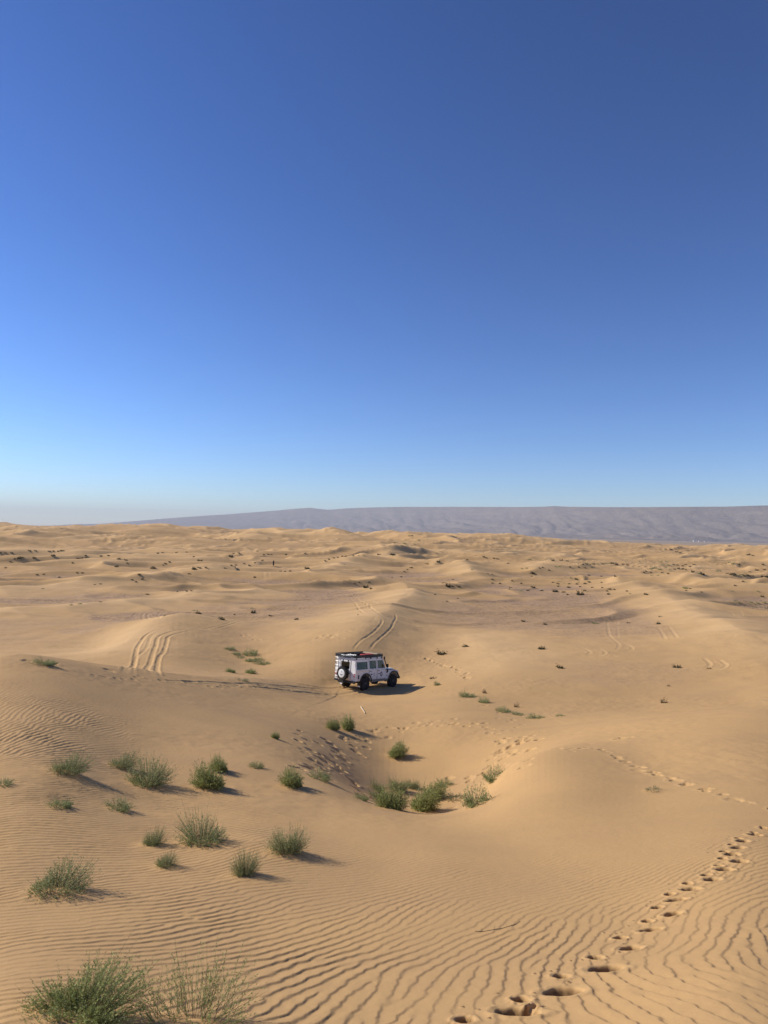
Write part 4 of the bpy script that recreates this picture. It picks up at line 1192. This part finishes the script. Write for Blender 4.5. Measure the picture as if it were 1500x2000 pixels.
for s in (-1, 1):
    dr_ = door(.30, 1.08, s, False)
    df_ = door(1.09, 1.92, s, True)
    if s < 0: rear_side, front_side = dr_, df_
    # quarter window
    bm = B(); z0, z1 = 1.30, 1.76
    bm.faces.new([bm.verts.new((x, s * (yt(z) - .015), z)) for x, z in ((-.84, z0), (.17, z0), (.17, z1), (-.84, z1))])
    mk('quarter_window', bm, M_GLASS, car)
    # waist capping, sill
    bm = B(); bx(bm, XR + .02, .29, s * .866, s * .878, 1.185, 1.215); bx(bm, XR + .02, .29, s * .866, s * .872, 1.09, 1.10)
    mk('waist_strip', bm, M_ALU, car)
    bm = B(); bx(bm, .56, 2.22, s * .80, s * .875, .47, .60); mk('sill', bm, M_GREYP, car, .01)
    # black wheel arch lips
    for cx, cz in ((0, .50), (2.794, .52)):
        bm = B()
        outer = arc(cx, cz, .56, 175, 5, 13); inner = arc(cx, cz, .495, 5, 175, 13)
        prism(bm, outer + inner, s * .868, s * .935)
        mk('wheel_arch', bm, M_BLACK, car, .01)
    # side light / vent on the wing
    bm = B(); bx(bm, 2.03, 2.14, s * .867, s * .876, .96, 1.08); bx(bm, 2.04, 2.10, s * .867, s * .878, .78, .83); mk('wing_vent', bm, M_BLACK, car)
    bm = B(); cyl(bm, (1.86, s * .86, 1.33), (1.90, s * .98, 1.38), .012); bx(bm, 1.88, 1.94, s * .95, s * 1.10, 1.33, 1.56); mk('wing_mirror', bm, M_BLACK, car, .01)
# fuel filler mark on the right rear quarter
bm = B(); bx(bm, -.74, -.62, -.872, -.866, .74, .98); mk('fuel_flap', bm, M_BLACK, car)
# lettering on the right doors: a short bar and a ring
bm = B()
bx(bm, 1.16, 1.37, -.888, -.885, .94, .985)
no, r_out, r_in = 28, (.105, .15), (.05, .09)
o_ = [(1.49 + r_out[0] * math.cos(t), .93 + r_out[1] * math.sin(t)) for t in np.linspace(0, 2 * math.pi, no, endpoint=False)]
i_ = [(1.49 + r_in[0] * math.cos(t), .93 + r_in[1] * math.sin(t)) for t in np.linspace(0, 2 * math.pi, no, endpoint=False)]
ov = [bm.verts.new((x, -.8875, z)) for x, z in o_]; iv = [bm.verts.new((x, -.8875, z)) for x, z in i_]
for k in range(no): bm.faces.new((ov[k], ov[(k + 1) % no], iv[(k + 1) % no], iv[k]))
mk('door_emblem', bm, M_NAVY, front_side)
bm = B(); bx(bm, .44, .60, -.888, -.885, .91, .99); bx(bm, .755, .80, -.888, -.885, .84, 1.04); mk('door_emblem', bm, M_NAVY, rear_side)

# windscreen
bm = B()
bm.faces.new([bm.verts.new(v) for v in ((1.90, -.78, 1.26), (1.90, .78, 1.26), (1.715, .73, 1.84), (1.715, -.73, 1.84))])
mk('windscreen', bm, M_GLASS, car)
bm = B(); bx(bm, 1.30, 1.86, -.78, .78, 1.14 + .105, 1.32); mk('dashboard', bm, M_SEAT, car, .02)
for y in (-.42, .42):
    bm = B(); bx(bm, .85, 1.25, y - .24, y + .24, .98, 1.16); prism(bm, [(.78, 1.0), (.90, 1.0), (.80, 1.66), (.70, 1.66)], y - .23, y + .23); bx(bm, .70, .80, y - .13, y + .13, 1.665, 1.80)
    mk('front_seat', bm, M_SEAT, car, .03)
bm = B(); bx(bm, -.02, .35, -.70, .70, .98, 1.28); prism(bm, [(-.10, 1.0), (.02, 1.0), (-.04, 1.62), (-.14, 1.62)], -.70, .70); mk('rear_seat', bm, M_SEAT, car, .03)
bm = B(); bx(bm, -.86, -.3, -.55, .10, 1.245, 1.46); bx(bm, -.80, -.40, .16, .60, 1.245, 1.56); mk('luggage', bm, M_OLIVE, car, .03)

# rear door, window, spare wheel
bm = B()
bx(bm, XR - .025, XR - .002, -.43, .43, .64, 1.30)
bx(bm, XR - .025, XR - .002, -.43, -.36, 1.302, 1.825); bx(bm, XR - .025, XR - .002, .36, .43, 1.302, 1.825); bx(bm, XR - .025, XR - .002, -.358, .358, 1.74, 1.825)
rd = mk('rear_door', bm, M_WHITE, car, .006)
bm = B(); bm.faces.new([bm.verts.new(v) for v in ((XR - .012, -.36, 1.30), (XR - .012, .36, 1.30), (XR - .012, .36, 1.74), (XR - .012, -.36, 1.74))]); mk('window', bm, M_GLASS_REAR, rd)
bm = B(); bx(bm, XR - .06, XR - .026, -.41, -.36, 1.02, 1.10); mk('handle', bm, M_BLACK, rd)
bm = B()
for z in (1.80, ): 
    for y in (-.22, .22): bx(bm, XR - .05, XR - .026, y - .025, y + .025, z - .05, z + .05)
mk('hinge', bm, M_BLACK, rd)
bm = B()
for z in (.80, 1.28): bx(bm, XR - .0015, XR + .003, -.44, .44, z - .004, z + .004)
bx(bm, XR - .003, XR + .002, -.455, -.437, .62, 1.83); bx(bm, XR - .003, XR + .002, .437, .455, .62, 1.83)
mk('door_seal', bm, M_BLACK, rd)

def lathe(bm, prof, cx, cy, cz, seg=36, axis='y'):
    rings = []
    for r, h in prof:
        ring = []
        for k in range(seg):
            a = 2 * math.pi * k / seg
            if axis == 'y': ring.append(bm.verts.new((cx + r * math.cos(a), cy + h, cz + r * math.sin(a))))
            else: ring.append(bm.verts.new((cx + h, cy + r * math.cos(a), cz + r * math.sin(a))))
        rings.append(ring)
    fs = []
    for a, b in zip(rings[:-1], rings[1:]):
        for k in range(seg): fs.append(bm.faces.new((a[k], a[(k + 1) % seg], b[(k + 1) % seg], b[k])))
    for ring, flip in ((rings[0], True), (rings[-1], False)):
        fs.append(bm.faces.new(ring[::-1] if flip else ring))
    bmesh.ops.recalc_face_normals(bm, faces=fs)
TYRE = [(.22, -.11), (.33, -.125), (.395, -.115), (.41, -.085), (.41, .085), (.395, .115), (.33, .125), (.22, .11)]
def tread(bm, cx, cy, cz, axis='y'):
    for k in range(30):
        a = 2 * math.pi * k / 30
        for s in (-1, 1):
            m = Matrix.Rotation(-a - (.5 * s) * .1, 4, 'Y') if axis == 'y' else Matrix.Rotation(a, 4, 'X')
            off_ = Matrix.Translation((0, s * .055, .412)) if axis == 'y' else Matrix.Translation((s * .055, 0, .412))
            sc = Matrix.Diagonal((.045, .085, .022, 1)) if axis == 'y' else Matrix.Diagonal((.085, .045, .022, 1))
            bmesh.ops.create_cube(bm, size=1, matrix=Matrix.Translation((cx, cy, cz)) @ m @ off_ @ sc)
def wheel(cx, cy):
    w = bpy.data.objects.new('wheel', None); col.objects.link(w); w.parent = car; w.location = (cx, cy, .40)
    bm = B(); lathe(bm, TYRE, 0, 0, 0); tread(bm, 0, 0, 0); mk('tyre', bm, M_RUB, w, 0, True)
    s = 1 if cy > 0 else -1
    bm = B(); lathe(bm, [(.225, -.09), (.225, .09)], 0, 0, 0, 28); lathe(bm, [(.205, .091 * s), (.12, .06 * s + .035 * s), (.07, .12 * s), (.02, .13 * s)], 0, 0, 0, 28)
    for k in range(6): cyl(bm, (.10 * math.cos(k * 1.047), .10 * s, .10 * math.sin(k * 1.047)), (.10 * math.cos(k * 1.047), .125 * s, .10 * math.sin(k * 1.047)), .014, 8)
    mk('rim', bm, M_RIM, w, 0, True)
for cx in (0, 2.794):
    for cy in (-.76, .76): wheel(cx, cy)
SY, SZ = .06, 1.02
sp = bpy.data.objects.new('spare_wheel', None); col.objects.link(sp); sp.parent = car; sp.location = (XR - .17, SY, SZ)
bm = B(); lathe(bm, TYRE, 0, 0, 0, 40, 'x'); tread(bm, 0, 0, 0, 'x'); mk('tyre', bm, M_RUB, sp, 0, True)
bm = B(); lathe(bm, [(.03, -.128), (.22, -.131), (.262, -.118), (.268, -.06)], 0, 0, 0, 40, 'x'); cov = mk('cover', bm, M_COVER, sp, 0, True)
bm = B()
for y, z, w_, h_ in ((0, .10, .07, .012), (0, .125, .05, .01), (0, .075, .05, .01), (-.085, -.07, .03, .05), (-.03, -.07, .03, .045), (.03, -.07, .035, .05), (.085, -.07, .03, .045), (0, -.125, .13, .010)):
    bx(bm, -.1345, -.1315, y - w_ / 2, y + w_ / 2, z - h_ / 2, z + h_ / 2)
mk('cover_print', bm, M_INK, cov)
bm = B(); cyl(bm, (XR - .06, SY, SZ), (XR - .003, SY, SZ), .09); bx(bm, XR - .05, XR - .026, SY - .30, SY + .30, SZ - .03, SZ + .03); mk('wheel_carrier', bm, M_BLACK, car)

# ladder on the left rear corner
bm = B()
for y in (.55, .80): cyl(bm, (XR - .10, y, .66), (XR - .08, y, 2.06), .017, 8)
for k in range(6): cyl(bm, (XR - .097, .55, .80 + k * .23), (XR - .097, .80, .80 + k * .23), .014, 8)
for z in (.76, 1.84): 
    for y in (.55, .80): cyl(bm, (XR - .10, y, z), (XR + .01, y, z), .012, 8)
mk('ladder', bm, M_ALU, car, 0, True)
# lights, bumpers, flaps, exhaust, chassis, axles
for s in (-1, 1):
    for z, m_ in ((1.02, M_LAMP), (.90, M_LAMP), (.78, M_CLEAR)):
        bm = B(); cyl(bm, (XR - .03, s * .78, z), (XR - .001, s * .78, z), .045, 16); mk('tail_light', bm, m_, car, 0, True)
    bm = B(); bx(bm, -.50, -.485, s * .63, s * .89, .20, .60); f = mk('mudflap', bm, M_BLACK, car)
    bm = B(); bx(bm, -.505, -.501, s * .66, s * .86, .22, .30); mk('flap_badge', bm, M_COVER, f)
    bm = B(); bx(bm, XR - .06, XR + .0, s * .60, s * .86, .50, .62); mk('rear_bumperette', bm, M_BLACK, car, .01)
bm = B(); bx(bm, XR - .03, XR + .08, -.60, .60, .46, .58); bx(bm, XR - .16, XR - .03, -.06, .06, .42, .50); cyl(bm, (XR - .13, 0, .50), (XR - .13, 0, .56), .03); mk('rear_crossmember', bm, M_BLACK, car, .01)
bm = B(); bx(bm, 3.33, 3.47, -.88, .88, .52, .68); bx(bm, 3.40, 3.46, -.38, -.34, .68, .98); bx(bm, 3.40, 3.46, .34, .38, .68, .98); bx(bm, 3.40, 3.46, -.38, .38, .98, 1.03); mk('front_bumper', bm, M_BLACK, car, .01)
bm = B()
for s in (-1, 1): bx(bm, XR + .1, 3.3, s * .36, s * .46, .46, .555)
bx(bm, .55, 2.2, -.34, .34, .44, .555); bx(bm, -.46, .46, -.60, .60, .62, .66)
for cx in (0, 2.794): cyl(bm, (cx, -.64, .40), (cx, .64, .40), .05); 
bmesh.ops.create_uvsphere(bm, u_segments=14, v_segments=8, radius=.14, matrix=Matrix.Translation((0, .1, .40)))
bmesh.ops.create_uvsphere(bm, u_segments=14, v_segments=8, radius=.13, matrix=Matrix.Translation((2.794, -.2, .40)))
cyl(bm, (-.3, .55, .44), (XR - .03, .55, .44), .03); cyl(bm, (.3, 0, .42), (2.6, -.15, .42), .03)
mk('chassis', bm, M_UNDER, car)
# snorkel on the right wing
bm = B(); cyl(bm, (2.15, -.89, 1.02), (2.05, -.91, 1.22), .035); cyl(bm, (2.05, -.91, 1.22), (1.80, -.83, 1.86), .032); cyl(bm, (1.80, -.83, 1.86), (1.80, -.83, 2.02), .05); mk('snorkel', bm, M_BLACK, car, 0, True)

# roof rack
bm = B()
RX0, RX1, RW, RZ = XR - .12, 1.62, .81, 2.06
for s in (-1, 1):
    cyl(bm, (RX0, s * RW, RZ), (RX1, s * RW, RZ), .032, 8); cyl(bm, (RX0, s * RW, RZ + .12), (RX1, s * RW, RZ + .12), .024, 8)
    for k in range(7):
        x = RX0 + .04 + k * (RX1 - RX0 - .08) / 6
        cyl(bm, (x, s * RW, RZ), (x, s * RW, RZ + .12), .012, 8)
    for x in (XR + .1, XR + .95, XR + 1.45, 1.1, 1.55): bx(bm, x - .022, x + .022, s * .785, s * .825, 1.915, RZ)
for x in (RX0, RX1):
    cyl(bm, (x, -RW, RZ), (x, RW, RZ), .02, 8); cyl(bm, (x, -RW, RZ + .12), (x, RW, RZ + .12), .018, 8)
for k in range(16):
    x = RX0 + .08 + k * (RX1 - RX0 - .16) / 15
    bx(bm, x - .03, x + .03, -RW + .01, RW - .01, RZ - .012, RZ + .008)
for s in (-1, 1): bx(bm, RX0, RX1, s * (RW + .012), s * (RW + .02), RZ - .03, RZ + .09)
bx(bm, RX0 - .02, RX0 - .012, -RW, RW, RZ - .03, RZ + .07)
rack = mk('roof_rack', bm, M_BLACK, car)
for k in range(4):
    bm = B(); y = -.55 + k * .30
    cyl(bm, (RX1 + .03, y, RZ + .04), (RX1 + .09, y, RZ + .04), .05, 14); mk('spot_lamp', bm, M_BLACK, rack, 0, True)

# placing it
def car_matrix():
    fx = Vector((shh, ch, 0)); lf = Vector((-ch, shh, 0))
    fx = (fx + Vector((0, 0, CAR_PX))).normalized()
    lf = (lf + Vector((0, 0, CAR_PY))); up_v = fx.cross(lf).normalized(); lf = up_v.cross(fx)
    return Matrix(((fx.x, lf.x, up_v.x, 0), (fx.y, lf.y, up_v.y, 0), (fx.z, lf.z, up_v.z, 0), (0, 0, 0, 1)))
CM = Matrix.Translation((CAR[0], CAR[1], CAR_Z - .02)) @ car_matrix() @ Matrix.Translation((-1.397, 0, 0))
car.matrix_world = CM

# load on the rack: things of their own
def load(name, build, mat, label, cat, bevel=.01, group=None):
    bm = B(); build(bm)
    o = mk(name, bm, mat, None, bevel)
    o.matrix_world = CM
    return tag(o, label, cat, group)
ZL = RZ + .01
load('duffel_bag', lambda b: (bx(b, .02, .62, -.66, -.22, ZL, ZL + .12)), M_RED, 'red canvas bag lying on the right side of the roof rack', 'bag', .05)
load('duffel_bag', lambda b: (bx(b, .66, 1.12, -.60, -.05, ZL, ZL + .11)), M_RED, 'second red bag, further forward on the roof rack', 'bag', .05)
load('recovery_board', lambda b: [bx(b, -1.0, -.10, .20 , .50, ZL, ZL + .03)] + [bx(b, -.97 + k * .09, -.93 + k * .09, .22, .48, ZL + .03, ZL + .055) for k in range(10)], M_ALU, 'pale metal recovery board at the back left of the roof rack', 'recovery board', .004)
load('recovery_board', lambda b: [bx(b, -1.0, -.10, -.16, .14, ZL, ZL + .03)] + [bx(b, -.97 + k * .09, -.93 + k * .09, -.14, .12, ZL + .03, ZL + .055) for k in range(10)], M_ALU, 'second metal recovery board, nearer the middle of the rack', 'recovery board', .004)
load('storage_box', lambda b: (bx(b, .1, .75, .0, .60, ZL, ZL + .10), bx(b, .08, .77, -.02, .62, ZL + .10, ZL + .13)), M_MATTE, 'flat black storage box on the left of the roof rack', 'box', .012)
load('rolled_tarp', lambda b: cyl(b, (1.35, -.62, ZL + .07), (1.35, .62, ZL + .07), .07, 16), M_TAN, 'rolled tan tarp across the front of the roof rack', 'tarp', 0)

# ------------------------------------------------------------------ a far-off walker
def person_at(px, py, hgt):
    x, y, r = ground_hit(px, py)
    root = bpy.data.objects.new('person', None); col.objects.link(root)
    J = {'pel': (0, 0, .95), 'ch': (0, .01, 1.32), 'nk': (0, .01, 1.50), 'hd': (0, .02, 1.66), 'hl': (.10, 0, .92), 'kl': (.11, .05, .50), 'al': (.11, 0, .07), 'tl': (.12, .17, .03),
         'hr': (-.10, 0, .92), 'kr': (-.12, -.02, .50), 'ar': (-.13, -.12, .07), 'tr': (-.14, .05, .03), 'sl': (.19, 0, 1.44), 'el': (.25, .0, 1.16), 'wl': (.24, .10, .92), 'sr': (-.19, 0, 1.44), 'er': (-.26, -.02, 1.16), 'wr': (-.25, .05, .90)}
    rad = {'pel': .15, 'ch': .17, 'nk': .06, 'hd': .105, 'hl': .10, 'kl': .065, 'al': .045, 'tl': .04, 'hr': .10, 'kr': .065, 'ar': .045, 'tr': .04, 'sl': .07, 'el': .045, 'wl': .035, 'sr': .07, 'er': .045, 'wr': .035}
    E = [('pel', 'ch'), ('ch', 'nk'), ('nk', 'hd'), ('pel', 'hl'), ('hl', 'kl'), ('kl', 'al'), ('al', 'tl'), ('pel', 'hr'), ('hr', 'kr'), ('kr', 'ar'), ('ar', 'tr'), ('ch', 'sl'), ('sl', 'el'), ('el', 'wl'), ('ch', 'sr'), ('sr', 'er'), ('er', 'wr')]
    ks = list(J)
    me = bpy.data.meshes.new('body'); me.from_pydata([J[k] for k in ks], [(ks.index(a), ks.index(b)) for a, b in E], [])
    me.materials.append(plain('dark long robe', (.03, .025, .03), .9))
    o = bpy.data.objects.new('body', me); col.objects.link(o); o.parent = root
    sk = o.modifiers.new('skin', 'SKIN'); o.modifiers.new('sub', 'SUBSURF').levels = 1
    for k, v in zip(ks, me.skin_vertices[0].data): v.radius = (rad[k], rad[k])
    me.skin_vertices[0].data[0].use_root = True
    bm = B(); bmesh.ops.create_uvsphere(bm, u_segments=12, v_segments=8, radius=.125, matrix=Matrix.Translation((0, -.01, 1.70))); mk('headscarf', bm, plain('black scarf', (.015, .015, .02), .9), root, 0, True)
    bm = B(); cyl(bm, (0, 0, .35), (0, 0, 1.40), .24, 14, .17); mk('robe', bm, plain('dark brown robe', (.035, .025, .022), .9), root, 0, True)
    root.location = (x, y, gz(x, y)); s_ = hgt * r / FPX / 1.78
    s_ = min(max(s_, .85), 1.25)
    root.scale = (s_, s_, s_)
    tag(root, 'tiny dark clothed person standing alone on the far gravel flat', 'person')
person_at(534, 1106, 8)

# ------------------------------------------------------------------ twigs on the sand
def twig(pix, thick, mat, label):
    L = [ground_hit(*p)[:2] for p in pix]
    L = smooth_line(L, 6)
    bm = B()
    for k, ((x0, y0), (x1, y1)) in enumerate(zip(L[:-1], L[1:])):
        t = thick * (1 - .6 * k / len(L))
        cyl(bm, (x0, y0, gz(x0, y0) + thick * .6), (x1, y1, gz(x1, y1) + thick * .6), t, 7)
        if k % 5 == 2 and thick < .02:
            dx, dy = (x1 - x0), (y1 - y0)
            cyl(bm, (x1, y1, gz(x1, y1) + thick), (x1 + dx * 1.2 - dy, y1 + dy * 1.2 + dx, gz(x1, y1) + thick * 3), t * .5, 6)
    o = mk('twig', bm, mat, None, 0, True)
    tag(o, label, 'twig')
M_TWIG = plain('dry twig', (.16, .11, .065), .9)
M_STRAW = plain('bleached stick', (.62, .50, .33), .9)
twig([(928,1820),(955,1818),(985,1812),(1005,1806),(1016,1799)], .003, M_TWIG, 'long thin brown twig lying on the ripples at the lower centre')
twig([(705,1381),(709,1387),(713,1394)], .035, M_STRAW, 'pale bleached stick lying on the slope below the car')
# pale buildings at the foot of the plateau
def far_hut(px, r, w, d, h, label):
    a, s = pix_dir(px, 1050)
    bm = B(); bx(bm, -w / 2, w / 2, -d / 2, d / 2, -1, h); bx(bm, -w * .5 - .2, w * .5 + .2, -d / 2 - .2, -d / 2 + .1, h, h + .8)
    for k in range(4): bx(bm, -w * .38 + k * w * .25 - .8, -w * .38 + k * w * .25 + .8, -d / 2 - .15, -d / 2 - .02, h * .3, h * .7)
    o = mk('desert_building', bm, plain('limewashed wall', (.75, .72, .66), .8), None, 0)
    o.location = (r * math.sin(a), r * math.cos(a), 0)
    tag(o, label, 'building', 'pale buildings at the foot of the plateau')

for px, r, w, d, h, lab in ((1357, 5000, 20, 10, 7.5, 'largest pale building low at the foot of the plateau on the right'), (1366, 5060, 11, 8, 6, 'middle one of the pale buildings at the foot of the plateau'),
                            (1377, 5100, 9, 7, 5, 'smallest pale building at the foot of the plateau, furthest right')):
    far_hut(px, r, w, d, h, lab)

# ------------------------------------------------------------------ sparse green grass on the far flats, one scatter
gv, gf = [], []
rg = random.Random(21)
for px, py, w_, h_, n_ in ((1280,1098,45,9,190),(1425,1098,40,6,150),(1032,1094,36,3,90),(1235,1093,22,3,60),(905,1082,40,3,60),(1150,1102,40,4,80),(1445,1123,30,4,80),(1290,1110,30,5,90),(1470,1178,32,3,60),(1110,1131,22,4,40),(815,1058,30,9,120),(1100,1060,30,4,40)):
    for k in range(n_):
        x, y, r = ground_hit(px + rg.gauss(0, w_ * .55), py + rg.gauss(0, h_ * .55))
        if r > 900: continue
        x += rg.uniform(-3, 3); y += rg.uniform(-6, 6)
        z = gz(x, y); s_ = rg.uniform(.25, .6)
        for b in range(5):
            a = rg.uniform(0, 6.28); l_ = s_ * rg.uniform(.5, 1)
            o_ = len(gv)
            cx_, cy_ = x + math.cos(a) * s_ * .3, y + math.sin(a) * s_ * .3
            gv += [Vector((cx_ - .05, cy_, z - .02)), Vector((cx_ + .05, cy_, z - .02)), Vector((cx_ + math.cos(a) * l_ * .6, cy_ + math.sin(a) * l_ * .6, z + l_ * .6))]
            gf.append((o_, o_ + 1, o_ + 2))
o = bpy.data.objects.new('sparse_grass', mesh_of('sparse grass', gv, gf, M_PALE)); col.objects.link(o)
tag(o, kind='stuff')
# ------------------------------------------------------------------ the air
def make_haze():
    lo = min(float(Zg.min()), float(mz.min())) - 1.0
    hi = max(float(mz.max()), CAM_Z, float(Zg.max())) + 12.0
    S = 21500.0
    bm = bmesh.new()
    bmesh.ops.create_cube(bm, size=1.0)
    for v in bm.verts:
        v.co.x *= 2 * S; v.co.y *= 2 * S
        v.co.z = lo if v.co.z < 0 else hi
    me = bpy.data.meshes.new('haze'); bm.to_mesh(me); bm.free()
    o = bpy.data.objects.new('haze', me); col.objects.link(o)
    m = bpy.data.materials.new('haze air'); m.use_nodes = True
    t = m.node_tree; t.nodes.clear()
    out = t.nodes.new('ShaderNodeOutputMaterial')
    pv = t.nodes.new('ShaderNodeVolumePrincipled')
    pv.inputs['Color'].default_value = HAZE_COL
    pv.inputs['Density'].default_value = HAZE_D
    pv.inputs['Anisotropy'].default_value = 0.0
    t.links.new(pv.outputs[0], out.inputs['Volume'])
    me.materials.append(m)
    tag(o, kind='stuff')
HAZE_COL = (0.93, 0.95, 1.0, 1)
HAZE_D = 6.8e-5
make_haze()
